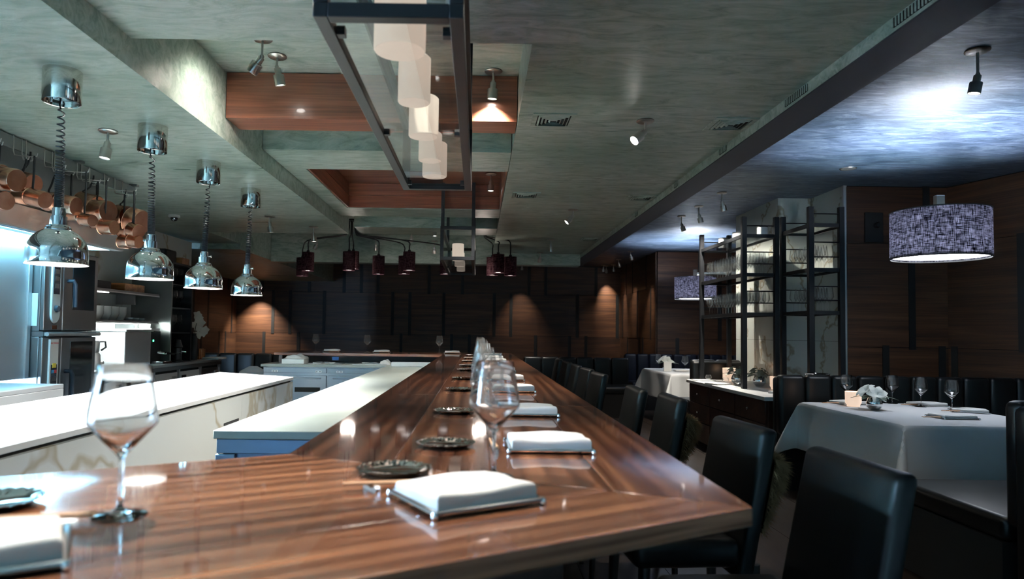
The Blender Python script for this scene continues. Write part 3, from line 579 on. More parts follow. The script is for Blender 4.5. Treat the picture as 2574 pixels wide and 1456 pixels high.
# ------------------------------------------------------------------ place settings
def make_glass(h=.227, r=.05, n=32):
    t = .0011
    out = [(0, .0), (.038, .0), (.039, .0015), (.034, .003), (.012, .006), (.0045, .014), (.0036, .03), (.0036, h * .36), (.0045, h * .385), (.009, h * .41), (r * .55, h * .50), (r * .9, h * .585), (r * .985, h * .61), (r, h * .635), (r * .985, h * .68), (r * .92, h * .78), (r * .82, h * .9), (r * .735, h)]
    inn = [(q - t * (1 if z > h * .45 else .6), z + (t if z < h * .6 else 0)) for q, z in out[::-1] if z > h * .43]
    m_ = MB().lathe(out + [(out[-1][0] - t * .5, h + .0006)] + inn + [(0, h * .432)], n)
    return m_
gl_near = make_glass(n=48); gl_far = make_glass(n=32); gl_small = make_glass(.2, .036, 14)
gn = gl_near.build('wine_glass', 'glass'); tag(gn, '', 'wine glass')
gf = gl_far.build('wine_glass', 'thin'); tag(gf, '', 'wine glass')
gs = gl_small.build('wine_glass', 'thin'); tag(gs, '', 'wine glass')
def make_tray():
    t = thing('napkin_tray', '', 'tray', group='steel trays on the bar')
    MB().box((-.1, -.085, .004), (.1, .085, .0065)).build('tray_plate', 'silver', t, .001, 1)
    pts = [(-.1, -.085), (.1, -.085), (.1, .085), (-.1, .085)]
    for i in range(4):
        a, b = pts[i], pts[(i + 1) % 4]; MB().cyl((*a, .0085), (*b, .0085), .0042, n=8).build('rim', 'silver', t)
    for x, y in pts: MB().lathe([(0, 0), (.005, .001), (.0062, .006), (.004, .012), (0, .013)], 10, (x, y, 0)).build('corner_bead', 'silver', t)
    return t
def make_napkin():
    m_ = MB(); hx, hy, h = .094, .076, .025
    G = [-1, -1, -.985, -.955, -.9] + [-.75 + .125 * i for i in range(13)] + [.9, .955, .985, 1, 1]; E_ = [0, .62, .84, .95, 1.] + [1.] * 13 + [1., .95, .84, .62, 0]
    for j, v in enumerate(G):
        for i, u in enumerate(G):
            e = min(E_[i], E_[j]); z = .0072 if e == 0 else .0072 + h * e * (1 + .09 * math.sin(3.1 * u + 1.2 * v) + .05 * math.sin(5 * v)); m_.v.append((u * hx * (1 + .012 * math.sin(6 * v)), v * hy, z))
    w = len(G)
    for j in range(w - 1):
        for i in range(w - 1): a = j * w + i; m_.f.append((a, a + 1, a + w + 1, a + w)); m_.sm.append(True)
    m_.add([(-hx, -hy, .0071), (hx, -hy, .0071), (hx, hy, .0071), (-hx, hy, .0071)], [(3, 2, 1, 0)])
    nb = m_.build('folded_napkin', 'napkin'); tag(nb, '', 'napkin', 'napkins on the bar')
    return nb
def make_plate():
    m_ = MB(); n, R = 120, .075; prof = [(0, .003), (.052, .003), (.057, .005), (.066, .009), (.0735, .0115), (.0755, .0115), (.0735, .0095), (.06, .004), (.05, 0), (0, 0)]
    for i in range(n):
        a = 2 * math.pi * i / n; s = 1 + .012 * math.cos(a * 24)
        for r, z in prof: k = s if r > .06 else 1; m_.v.append((r * k * math.cos(a), r * k * math.sin(a), z + (.0009 * math.cos(a * 24) if r > .062 else 0)))
    k = len(prof); m_.f = [(i * k + q, ((i + 1) % n) * k + q, ((i + 1) % n) * k + q + 1, i * k + q + 1) for i in range(n) for q in range(k - 1)]; m_.sm = [True] * len(m_.f)
    o = m_.build('round_tray', 'hammered'); tag(o, '', 'tray', 'round silver trays on the bar'); return o
def make_stick():
    o = MB().cyl((0, 0, 0), (-.14, 0, 0), .0035, .0022, 8).build('chopstick', 'chopstick'); return tag(o, '', 'chopstick', 'chopsticks on the bar')
def make_rest():
    m_ = MB(); pr = [(-.03, .010), (-.022, .013), (-.012, .008), (0, .006), (.012, .008), (.022, .013), (.03, .010)]
    for i, (x, h) in enumerate(pr):
        for y, z in ((-.006, 0), (.006, 0), (.0045, h), (-.0045, h)): m_.v.append((x, y, z))
    for i in range(len(pr) - 1):
        for q in range(4): a = i * 4; m_.f.append((a + q, a + 4 + q, a + 4 + (q + 1) % 4, a + (q + 1) % 4)); m_.sm.append(True)
    m_.f += [(0, 1, 2, 3), tuple(len(m_.v) - 1 - i for i in range(4))]; m_.sm += [False] * 2
    o = m_.build('chopstick_rest', 'silver'); return tag(o, '', 'chopstick rest', 'chopstick rests on the bar')
tr, nk, rp, cs, rs = make_tray(), make_napkin(), make_plate(), make_stick(), make_rest()
def rot2(x, y, a): return (x * math.cos(a) - y * math.sin(a), x * math.sin(a) + y * math.cos(a))
def setting(nap, ang, plate, glass, rest, stick, where, big=False):
    z = ZB + .0005
    place(tr, (*nap, z), ang, f'small silver tray under the napkin {where}'); place(nk, (*nap, z), ang + .03, f'folded white napkin {where}')
    if plate: place(rp, (*plate, z), random.uniform(0, 1), f'round silver tray {where}')
    if glass: g = place(gn if big else gf, (*glass, z), 0, f'clear stemmed wine glass {where}'); g['group'] = 'wine glasses on the bar'
    if rest: place(rs, (*rest, z), ang + math.pi / 2, f'silver chopstick rest {where}')
    if stick:
        for k, nm in ((-1, 'lower'), (1, 'upper')):
            p = rot2(0, k * .005, stick[2]); o = place(cs, (stick[0] + p[0], stick[1] + p[1], z + .011), stick[2] + k * .012, f'{"inner" if k > 0 else "outer"} pale chopstick of the pair {where}')
A0 = fa + math.pi
setting((-.018, 1.165), A0, (-.166, 1.385), (.035, 1.358), (-.184, 1.226), (-.1, 1.255, .2), 'at the corner place of the bar', True)
setting((-.605, .83), A0, (-.765, 1.09), (-.537, 1.043), None, (-.555, 1.008, .2), 'at the place on the angled bar end', True)
for i, y in enumerate((1.68, 2.38, 3.30, 4.08, 5.0, 5.64, 6.5, 7.33, 8.15)):
    w = f'at the {ORD[i]} place along the straight bar side'
    setting((.176, y + .02), random.uniform(-.02, .02), (-.077, y + .03), (.03 + random.uniform(-.006, .006), y + .2), (.046, y - .04), (.046, y - .05, -math.pi / 2 + .06), w, False)
for xg, xn, w in ((-2.115, -1.9, 'on the far bar, kitchen end'), (-1.44, -1.25, 'in the middle of the far bar'), (-.5, -.33, 'on the far bar beside the long bar')):
    setting((xn, 8.95), 0, None, (xg, 8.93), None, (xn - .02, 8.86, math.pi - .1), w)
# ================================================================== KITCHEN
# white pass island
isl = thing('pass_counter', 'long white-topped kitchen pass clad in veined marble', 'counter', (-1.88, 3.8, 0))
ip = [(-2.275, 1.2), (-1.5, 1.2), (-1.488, 5.557), (-2.275, 6.057)]
MB().prism(ip, .876, .9).build('worktop', 'white', isl, .002, 1)
MB().prism([(-2.25, 1.23), (-1.515, 1.23), (-1.51, 5.545), (-2.25, 6.02)], 0.02, .876).build('shadow_gap', 'gap', isl)
for y0, y1 in ((1.2, 2.9), (2.903, 4.35), (4.353, 5.54)): box('cladding_slab', (-1.515, y0, 0), (-1.49, y1, .862), 'marble', isl)
MB().prism([(-1.49, 5.548), (-1.515, 5.535), (-2.265, 6.015), (-2.265, 6.045)], 0, .862).build('cladding_slab', 'marble', isl)
box('outlet_slot', (-1.4895, 4.05, .70), (-1.487, 4.3, .725), 'gap', isl)
# under-bar counter
uc = thing('underbar_counter', 'grey stone worktop on blue steel fridges behind the bar', 'counter', (-.75, 5.5, 0))
box('worktop', (-1.073, 2.80, .835), (-.36, 8.1, .87), 'quartz', uc, .004)
box('fridge_body', (-1.04, 2.83, .1), (-.4, 8.1, .834), 'bluesteel', uc)
box('end_rail', (-1.062, 2.812, .775), (-.43, 2.83, .834), 'bluesteel', uc, .003); box('end_panel', (-.97, 2.815, .3), (-.43, 2.829, .755), 'bluesteel', uc, .003)
box('hinge_block', (-1.066, 2.81, .735), (-.985, 2.83, .772), 'bluesteel', uc, .004); box('hinge_foot', (-1.055, 2.81, .66), (-.99, 2.83, .728), 'black', uc, .004)
for i in range(4):
    y0 = 3.0 + i * 1.25; d = box('door', (-1.065, y0, .14), (-1.041, y0 + 1.2, .8), 'steel', uc, .004); box('handle', (-1.078, y0 + .1, .74), (-1.065, y0 + 1.1, .775), 'darksteel', d, .003)
wb = box('backsplash_box', (-1.0, 7.95, .8705), (-.46, 8.05, .92), 'white', None, .004); tag(wb, 'low white box at the far end of the grey worktop', 'box')
ic = thing('inner_ledge', 'pale stone ledge behind the angled near end of the bar', 'ledge', (-1.3, .9, 0))
a0, b0_ = I0 + D * .32, I0 + D * 2.5; nrm = Vector((D.y, -D.x)); nrm = nrm if nrm.y > 0 else -nrm
MB().prism([tuple(a0 + nrm * .002), tuple(b0_ + nrm * .002), tuple(b0_ + nrm * .05), tuple(a0 + nrm * .03)], .955, .985).build('ledge_top', 'quartz', ic, .002, 1)
MB().prism([tuple(a0 - nrm * .03), tuple(b0_ - nrm * .03), tuple(b0_ + nrm * .02), tuple(a0 + nrm * .02)], 0, .954).build('ledge_panel', 'bluesteel', ic)
# fridge counter at the far end
fc = thing('fridge_counter', 'stainless two-door fridge counter under the far bar', 'fridge counter', (-1.8, 8.3, 0))
box('worktop', (-2.57, 8.12, .84), (-1.0, 8.75, .87), 'quartz', fc, .003); box('body', (-2.55, 8.17, .08), (-1.02, 8.7, .839), 'fridgesteel', fc)
for i in range(2):
    x0 = -2.545 + i * .77; d = box('door', (x0, 8.145, .12), (x0 + .75, 8.169, .74), 'fridgesteel', fc, .003)
    box('handle_lip', (x0 + .06, 8.132, .70), (x0 + .69, 8.1445, .718), 'darksteel', d, .002); box('vent_slot', (x0 + .38, 8.141, .545), (x0 + .68, 8.1448, .6), 'gap', d)
    box('header', (x0, 8.15, .77), (x0 + .75, 8.169, .825), 'fridgesteel', fc, .002)
    for xx in (x0 + .1, x0 + .62):
        k = box('lock_plate', (xx, 8.146, .775), (xx + .075, 8.1495, .80), 'whitepaint', fc)
        for q in (.018, .055): MB().cyl((xx + q, 8.1445, .7875), (xx + q, 8.1462, .7875), .006, n=8).build('lock', 'gap', k)
def plate_of(cx, cy, w, lab):
    t = thing('serving_tray', lab, 'tray', (cx, cy, .8705)); box('base', (cx - w, cy - .11, .8712), (cx + w, cy + .11, .879), 'porcelain', t, .004)
    for i in range(6): 
        a, b = cx + random.uniform(-w * .75, w * .75), cy + random.uniform(-.07, .07); MB().lathe([(0, .879), (.03, .879), (.045, .892), (.04, .892), (.026, .882), (0, .882)], 14, (a, b, 0)).build('small_dish', 'porcelain', t)
plate_of(-1.83, 8.33, .2, 'white tray of small dishes under the far bar, nearer the fridge lock'); plate_of(-1.3, 8.33, .2, 'white tray of small dishes under the far bar, nearer the long bar')
def towel(cx, cy, cz, sx, sy, sz, lab, name='folded_towel'):
    m_ = MB(); n = 14
    for j in range(n + 1):
        for i in range(n + 1):
            u, v = i / n * 2 - 1, j / n * 2 - 1; e = max(0, (1 - abs(u) ** 5) * (1 - abs(v) ** 5)) ** .5
            m_.v.append((cx + u * sx, cy + v * sy, cz + sz * e * (.75 + .35 * math.sin(4 * u + 2 * v) * math.sin(3 * v + 1)) + .001))
    for j in range(n):
        for i in range(n): a = j * (n + 1) + i; m_.f.append((a, a + 1, a + n + 2, a + n + 1)); m_.sm.append(True)
    o = m_.build(name, 'napkin', loc=(cx, cy, cz)); return tag(o, lab, 'towel')
bxw = box('white_bin', (-2.35, 8.22, .8705), (-2.08, 8.45, .93), 'whitepaint', None, .006); tag(bxw, 'white plastic bin under the far bar', 'bin')
towel(-2.2, 8.33, .931, .13, .1, .05, 'crumpled white cloth heaped on the white bin'); towel(-1.12, 8.35, .871, .07, .06, .06, 'crumpled white cloth by the end of the fridge counter')
tp = box('tape_tag', (-1.78, 8.392, .915), (-1.7, 8.398, .955), 'tape', None); tag(tp, 'scrap of blue tape under the far bar top', 'tape')
lb = MB(); lb.lathe([(0, 0), (.16, 0), (.2, .1), (.2, .62), (.16, .76), (.05, .82), (0, .82)], 24, (-2.78, 8.5, 0)); lb = lb.build('linen_bag', 'linen', loc=(-2.78, 8.5, 0)); tag(lb, 'grey linen bag standing beside the fridge counter', 'bag')
# stove line, splash panel, hood
st = thing('cooking_range', 'stainless cooking counter with white doors at the kitchen wall', 'range', (-3.0, 3.2, 0))
box('worktop', (-3.29, 1.2, .87), (-2.76, 4.58, .9), 'steel', st, .004); box('front_band', (-2.775, 1.2, .80), (-2.76, 4.58, .869), 'steel', st, .003); box('body', (-3.29, 1.2, .05), (-2.8, 4.57, .80), 'darksteel', st)
for i in range(5):
    y0 = 1.3 + i * .66; d = box('door', (-2.80, y0, .12), (-2.785, y0 + .56, .76), 'whitepaint', st, .004); box('latch', (-2.785, y0 + .44, .62), (-2.765, y0 + .53, .7), 'black', d, .004); box('label_plate', (-2.785, y0 + .05, .6), (-2.782, y0 + .13, .7), 'gap', d)
box('leg_post', (-2.81, 4.5, 0), (-2.775, 4.55, .8), 'steel', st)
sp = thing('splash_panel', 'tall brushed steel splashback glowing blue beside the ovens', 'splashback', (-3.3, 3, .9)); box('sheet', (-3.32, 1.2, .9), (-3.30, 4.98, 1.95), 'steel', sp); box('edge_trim', (-3.33, 4.98, .9), (-3.285, 5.02, 1.95), 'steel', sp, .003)
hd = thing('extractor_hood', 'long stainless extractor hood above the cooking line', 'extractor hood', (-3.1, 3.3, 1.88))
box('front_band', (-2.81, 1.2, 1.885), (-2.795, 3.1, 2.02), 'steel', hd, .002); box('front_band', (-2.81, 3.102, 1.885), (-2.795, 4.75, 2.02), 'steel', hd, .002); box('front_band', (-2.81, 4.752, 1.885), (-2.795, 5.35, 2.02), 'steel', hd, .002)
box('end_band', (-3.8, 5.335, 1.885), (-2.81, 5.35, 2.02), 'steel', hd); box('hood_top', (-3.8, 1.2, 2.005), (-2.81, 5.335, 2.02), 'steel', hd); box('upper_casing', (-3.8, 1.2, 2.0201), (-2.93, 5.2, 2.405), 'greysteel', hd)
box('canopy_liner', (-3.79, 1.3, 1.99), (-2.82, 5.33, 2.004), 'whitepaint', hd); box('bottom_lip', (-2.87, 1.2, 1.88), (-2.80, 5.35, 1.886), 'steel', hd)
for y0 in (1.6, 3.0, 4.3): tb = box('tube_housing', (-3.25, y0, 1.975), (-3.1, y0 + .95, 1.9895), 'whitepaint', hd); MB().cyl((-3.175, y0 + .03, 1.957), (-3.175, y0 + .92, 1.957), .014, n=10).build('light_tube', 'tube', tb)
# combi ovens
def oven(z0, z1, lab, dial, logo):
    y0, y1, xf = 5.03, 5.73, -3.2; t = thing('combi_oven', lab, 'oven', (-3.5, 5.38, z0)); h = z1 - z0
    box('body', (-3.78, y0, z0), (xf - .03, y1, z1), 'darksteel', t, .004); ds = .225
    cp = box('control_panel', (xf - .03, y0, z0 + .005), (xf, y0 + ds, z1 - .005), 'darksteel', t, .006)
    # silver control strip
    m_ = MB(); n = 20; ys, w = y0 + .125, .058; zz0, zz1 = (z0 + .06, z1 - .02) if dial else (z0 + .02, z1 - .02); pts = []
    for i in range(n + 1): a = math.pi + math.pi * i / n; pts.append((ys + w * math.cos(a), zz0 + w * 1.2 + w * 1.2 * math.sin(a)))
    pts += [(ys + w, zz1), (ys - w, zz1)]; k = len(pts)
    m_.add([(xf + .0015, a, b) for a, b in pts] + [(xf + .012, ys + (a - ys) * .86, b + (0 if b > zz0 + .1 else .006)) for a, b in pts], [tuple(range(k))[::-1], tuple(range(k, 2 * k))] + [(i, (i + 1) % k, k + (i + 1) % k, k + i) for i in range(k)])
    s_ = m_.build('control_strip', 'whitepaint', cp)
    zt = z1 - .06 if dial else z1 - .20
    box('display', (xf + .0122, ys - .036, zt - .29), (xf + .0145, ys + .036, zt - .01), 'screen', cp)
    box('display_tag', (xf + .0146, ys - .022, zt - .035), (xf + .017, ys + .022, zt - .0), 'yellow', cp)
    box('button', (xf + .0146, ys - .028, zt - .075), (xf + .017, ys - .001, zt - .05), 'cyan', cp); box('button', (xf + .0146, ys + .001, zt - .075), (xf + .017, ys + .028, zt - .05), 'red', cp)
    for i in range(3): box('readout', (xf + .0146, ys - .026, zt - .135 - i * .055), (xf + .0165, ys + .026, zt - .1 - i * .055), 'darksteel', cp)
    if dial: MB().lathe([(.026, 0), (.026, .012), (.022, .022), (0, .023)], 24, (xf + .012, ys, zt - .40), Matrix.Rotation(math.pi / 2, 3, 'Y')).build('dial', 'bluehandle', cp)
    if logo:
        lg = box('logo_plate', (xf + .0122, ys - .045, z1 - .062), (xf + .0135, ys + .045, z1 - .035), 'whitepaint', cp)
        fcv = bpy.data.curves.new('logo_text', 'FONT'); fcv.body = 'RATIONAL'; fcv.size = .02; fcv.align_x = 'CENTER'; fcv.extrude = .0004; fcv.materials.append(M['red']); ft = bpy.data.objects.new('logo_font', fcv); COL.objects.link(ft); bpy.context.view_layer.update(); me_ = bpy.data.meshes.new_from_object(ft); bpy.data.objects.remove(ft); fo = bpy.data.objects.new('logo_text', me_); COL.objects.link(fo)
        fo.parent = lg; fo.location = Vector((xf + .0142, ys, z1 - .0555)) - Vector(t.location); fo.rotation_euler = (math.pi / 2, 0, math.pi / 2)
    d = box('door', (xf - .03, y0 + ds + .004, z0 + .005), (xf, y1, z1 - .005), 'darksteel', t, .006)
    box('door_window', (xf - .002, y0 + ds + .12, z0 + (.17 if dial else .06)), (xf + .003, y1 - .05, z1 - .04), 'smoke', d, .002)
    MB().tube([(xf, y0 + ds + .06, z0 + h * .62), (xf + .045, y0 + ds + .062, z0 + h * .62), (xf + .05, y0 + ds + .075, z0 + h * .58), (xf + .05, y0 + ds + .08, z0 + h * .3)], .016, 10).build('handle', 'bluehandle', d)
    box('badge', (xf, y0 + .1, z0 + .015), (xf + .002, y0 + .16, z0 + .045), 'silver', t)
    nt = box('notice', (-3.33, y0 - .003, z0 + .04), (-3.245, y0 - .001, z0 + .28), 'whitepaint', t) if dial else None
oven(1.245, 1.875, 'upper stainless combi oven with dial and dark window', True, False); oven(.5, 1.205, 'lower stainless combi oven with red logo plate', False, True)
os_ = thing('oven_shelf_rail', 'stainless rail and bumper between the two ovens', 'rail', (-3.45, 5.38, 1.205)); box('plate', (-3.78, 5.03, 1.206), (-3.2, 5.73, 1.244), 'darksteel', os_); MB().cyl((-3.17, 5.03, 1.224), (-3.17, 5.72, 1.224), .016, n=10).build('bumper_bar', 'steel', os_)
for y in (5.06, 5.68): box('bracket', (-3.2, y - .012, 1.212), (-3.16, y + .012, 1.236), 'steel', os_)
ob = box('oven_stand', (-3.78, 5.04, 0), (-3.25, 5.72, .499), 'darksteel', None, .004); tag(ob, 'steel stand beneath the two stacked ovens', 'stand')
# pot rack and copper pots
rk = thing('pot_rack', 'steel wall rail with hooks carrying copper pots', 'pot rack', (-2.75, 4.0, 2.36)); box('rail', (-2.757, 1.5, 2.325), (-2.743, 5.4, 2.398), 'greysteel', rk, .001)
for y in (1.8, 3.2, 4.6, 5.35): box('bracket', (-2.76, y - .02, 2.395), (-2.70, y + .02, 2.41), 'greysteel', rk)
def hook(y, xe):
    x = -2.743; MB().tube([(x - .017, y, 2.38), (x - .015, y, 2.402), (x + .002, y, 2.402), (x + .004, y, 2.36), (x + .004, y, 2.31), (x + .012, y, 2.285), (xe - .02, y, 2.275), (xe + .012, y, 2.278), (xe + .016, y, 2.296)], .0032, 6).build('hook', 'nickel', rk)
def pot(c, r, ln, ax, i, total):
    c = Vector(c); ax = Vector(ax).normalized(); q = ax.to_track_quat('Z', 'Y').to_matrix()
    t = thing('copper_pot', f'{ORD[i]} hanging copper pot counted from the near end of the rack', 'pot', c, 'copper pots on the rack')
    MB().lathe([(0, 0), (r * .93, 0), (r, -.008), (r, -ln + .003), (r + .003, -ln), (r, -ln - .002), (r - .004, -ln + .003), (r - .004, -.006), (0, -.006)], 36, c, q).build('body', 'copper', t)
    rim = c - ax * (ln - .02); top = rim + Vector((0, 0, r)); hk = Vector((max(rim.x, -2.71), top.y, 2.28)); hz = max(hk.z, top.z + .12)
    MB().tube([top + Vector((0, 0, -.03)) + Vector((.0, 0, 0)), top + Vector((-.004, 0, .012)), top.lerp(hk, .3) + Vector((.012, -.02, 0)), top.lerp(hk, .65) + Vector((.008, -.012, 0)), Vector((hk.x, hk.y, hz - .02)), Vector((hk.x, hk.y, hz))], .0065, 6).build('handle', 'iron', t)
    for k in (-.012, .012): MB().lathe([(0, .004), (.005, .003), (.006, 0), (0, 0)], 8, top + Vector((0, k, -.012))).build('rivet', 'silver', t)
    hook(hk.y, hk.x)
PL = [(8, 446, 60, .14), (43, 454, 54, .15), (85, 463, 46, .12), (14, 505, 44, .12), (79, 499, 34, .11), (114, 504, 40, .12), (148, 507, 42, .12), (192, 519, 44, .12), (244, 522, 54, .14), (273, 532, 51, .13), (323, 545, 48, .12), (356, 562, 62, .09), (200, 543, 26, .1), (233, 555, 28, .1), (269, 567, 30, .11), (288, 573, 34, .1), (327, 582, 32, .09), (349, 583, 34, .09), (327, 610, 30, .08), (350, 609, 30, .08)]
for i, (px, py, dd, ln) in enumerate(PL):
    p = at(px, py, X=(-2.66, -2.52)[i % 2] if i < 12 else (-2.60, -2.46)[i % 2]); pot(p, dd * p.y / FPX / 2 * 1.1, ln, (1, -.12 - .5 * ((i * 37) % 7) / 7, -.1 - .08 * (i % 3)), i, len(PL))
# side counter with shelves
kc = thing('side_counter', 'steel-fronted kitchen side counter beyond the ovens', 'counter', (-3.5, 7.2, 0))
box('worktop', (-3.795, 5.76, .87), (-3.26, 8.72, .9), 'steel', kc, .004); box('front_band', (-3.275, 5.76, .83), (-3.258, 8.72, .869), 'darksteel', kc); box('carcass', (-3.79, 5.77, 0), (-3.3, 8.7, .829), 'gap', kc)
for i in range(5):
    y0 = 5.8 + i * .585; d = box('door', (-3.30, y0, .1), (-3.285, y0 + .54, .80), 'whitepaint' if i < 4 else 'darksteel', kc, .003); box('door_handle', (-3.285, y0 + (.06 if i % 2 else .4), .66), (-3.268, y0 + (.15 if i % 2 else .49), .76), 'black' if i % 2 else 'nickel', d, .003)
    box('post', (-3.30, y0 + .552, .05), (-3.272, y0 + .578, .829), 'steel', kc)
def shelf(z, y0, y1, lab):
    t = thing('wall_shelf', lab, 'shelf', (-3.6, (y0 + y1) / 2, z)); box('board', (-3.798, y0, z - .018), (-3.44, y1, z), 'darksteel', t, .002); box('lip', (-3.445, y0, z - .03), (-3.438, y1, z - .0182), 'steel', t)
    for y in (y0 + .2, y1 - .2): box('bracket', (-3.798, y - .01, z - .12), (-3.6, y + .01, z - .018), 'darksteel', t)
    return t
s1 = shelf(1.64, 5.8, 7.36, 'upper dark steel shelf above the kitchen side counter'); s2 = shelf(1.35, 5.8, 7.36, 'lower dark steel shelf with crockery and a light beneath')
box('light_strip', (-3.56, 5.85, 1.318), (-3.50, 7.3, 1.3315), 'led', s2)
box('light_strip', (-3.56, 5.85, 1.608), (-3.52, 6.5, 1.6215), 'lensdim', s1)
wr = box('wood_board', (-3.795, 5.85, 1.6405), (-3.77, 7.3, 1.73), 'lightwood'); wr.rotation_euler.z = 0; tag(wr, 'long orange wooden board standing on the upper kitchen shelf', 'board')
wb2 = box('wood_crate', (-3.74, 6.75, 1.6405), (-3.5, 7.15, 1.72), 'lightwood', None, .004); tag(wb2, 'low orange wooden box on the upper kitchen shelf', 'box')
bt = box('black_tin', (-3.7, 6.12, 1.6405), (-3.5, 6.5, 1.715), 'black', None, .006); tag(bt, 'black tin box on the upper kitchen shelf', 'box')
def stack(n, prof, c, dz, name, lab, grp, cat):
    o0 = MB().lathe(prof, 24).build(name, 'porcelain'); tag(o0, lab, cat, grp)
    for i in range(n): place(o0, (c[0], c[1], c[2] + i * dz), 0, lab.replace('white', f'{ORD[i]} from bottom, white').replace('small grey', f'{ORD[i]} from bottom, small grey'))
plp = [(0, .003), (.07, .003), (.1, .012), (.102, .011), (.072, 0), (0, 0)]; bwp = [(0, .003), (.03, .003), (.05, .04), (.062, .07), (.064, .07), (.053, .038), (.032, 0), (0, 0)]
stack(7, plp, (-3.6, 6.02, 1.3505), .0125, 'dinner_plate', 'white plate in the stack nearest the ovens on the crockery shelf', 'stacked plates', 'plate'); stack(7, plp, (-3.6, 6.24, 1.3505), .0125, 'dinner_plate', 'white plate in the second stack on the crockery shelf', 'stacked plates', 'plate')
for k, y in enumerate((6.44, 6.58, 6.72, 6.86)): stack(5, bwp, (-3.6, y, 1.3505), .016, 'bowl', f'white bowl in the {ORD[k]} bowl stack on the crockery shelf', 'stacked bowls', 'bowl')
for k, y in enumerate((7.0, 7.12, 7.24)): stack(2, [(0, .003), (.03, .003), (.045, .02), (.047, .02), (.031, 0), (0, 0)], (-3.58, y, 1.3505), .012, 'small_dish', f'small grey dish in the {ORD[k]} low pile on the crockery shelf', 'small dishes on the shelf', 'dish')
# appliances
mx = thing('blender', 'stainless jug blender on the kitchen side counter', 'blender', (-3.45, 6.12, .9)); p = mx.location.copy() + Vector((0, 0, .0005))
MB().lathe([(0, 0), (.075, 0), (.078, .02), (.07, .13), (.06, .15), (0, .152)], 24, p).build('motor_base', 'steel', mx); MB().lathe([(0, .152), (.055, .152), (.062, .17), (.064, .25), (.055, .262), (.02, .27), (0, .272)], 24, p).build('jug', 'steel', mx); MB().tube([p + Vector((.05, .03, .25)), p + Vector((.085, .06, .25)), p + Vector((.09, .065, .2)), p + Vector((.06, .04, .17))], .009, 8).build('handle', 'black', mx)
MB().lathe([(0, 0), (.016, 0), (.016, .02), (0, .022)], 12, p + Vector((.07, .03, .06)), Matrix.Rotation(math.pi / 2, 3, 'Y')).build('dial', 'nickel', mx)
im = thing('slush_machine', 'boxy stainless machine under the crockery shelf', 'kitchen machine', (-3.53, 6.85, .9)); box('body', (-3.78, 6.6, .9005), (-3.4, 7.12, 1.24), 'steel', im, .008); box('lid', (-3.78, 6.58, 1.2402), (-3.38, 7.14, 1.265), 'steel', im, .008)
fw = box('faucet_panel', (-3.797, 6.3, .93), (-3.79, 6.52, 1.28), 'steel', None, .002); tag(fw, 'steel tap panel on the wall beside the blender', 'panel')
for k in range(2): MB().tube([(-3.79, 6.34 + k * .12, 1.25), (-3.72, 6.35 + k * .12, 1.26), (-3.70, 6.36 + k * .12, 1.2), (-3.70, 6.36 + k * .12, 1.0)], .008, 8).build('pipe', 'nickel', fw)
cm = thing('coffee_machine', 'black coffee machine with green indicator on the side counter', 'coffee machine', (-3.5, 7.32, .9)); box('body', (-3.75, 7.17, .9005), (-3.42, 7.38, 1.25), 'black', cm, .01); box('drip_tray', (-3.42, 7.18, .9005), (-3.3, 7.40, .93), 'chrome', cm, .004); MB().cyl((-3.4, 7.28, 1.02), (-3.31, 7.30, 1.01), .018, n=12).build('group_head', 'chrome', cm); MB().tube([(-3.33, 7.28, 1.02), (-3.26, 7.36, 1.0)], .012, 8).build('portafilter', 'black', cm)
box('indicator', (-3.4195, 7.2, 1.135), (-3.417, 7.22, 1.155), 'green_led', cm); box('cup_rail', (-3.74, 7.18, 1.2502), (-3.43, 7.37, 1.275), 'steel', cm)
for i in range(8):
    o = MB().lathe([(0, 0), (.022, 0), (.03, .05), (.028, .05), (.02, .003), (0, .003)], 12, (0, 0, 0)).build('cup', 'porcelain') if i == 0 else copy(bpy.data.objects['cup']); o.location = (-3.66 + (i % 2) * .12, 7.2 + (i // 2) * .05 - (.002 * i), 1.2755); tag(o, f'{ORD[i]} white espresso cup lined up on top of the coffee machine', 'cup', 'cups on the coffee machine')
# tall glass cabinet
gc = thing('glass_cabinet', 'tall black cabinet with rows of hanging glasses at the counter end', 'cabinet', (-3.55, 7.75, .9)); y0, y1 = 7.47, 8.03
box('side_panel', (-3.798, y0, .9005), (-3.36, y0 + .03, 1.99), 'greysteel', gc); box('side_panel', (-3.798, y1 - .03, .9005), (-3.36, y1, 1.99), 'black', gc); box('back_panel', (-3.798, y0 + .03, .9005), (-3.78, y1 - .03, 1.99), 'black', gc); box('top', (-3.798, y0, 1.9902), (-3.36, y1, 2.01), 'black', gc)
for z in (1.22, 1.5, 1.76): box('shelf_board', (-3.778, y0 + .031, z), (-3.37, y1 - .031, z + .012), 'black', gc)
for r_, z in enumerate((1.233, 1.513, 1.773)):
    for k in range(6):
        g = place(gs, (-3.47 if k % 2 else -3.6, y0 + .1 + k * .075, z), 0, f'{ORD[k]} wine glass from the oven side, {("lowest", "middle", "top")[r_]} shelf of the black cabinet'); g['group'] = f'glasses on {("lowest", "middle", "top")[r_]} cabinet shelf'
bb = box('black_bag', (-3.75, 7.5, 2.0105), (-3.45, 7.78, 2.16), 'black', None, .02); tag(bb, 'black box on top of the tall glass cabinet', 'box'); b3 = box('wood_box', (-3.6, 7.8, 2.0105), (-3.4, 8.0, 2.09), 'lightwood', None, .004); tag(b3, 'pale wooden box on top of the tall glass cabinet', 'box')
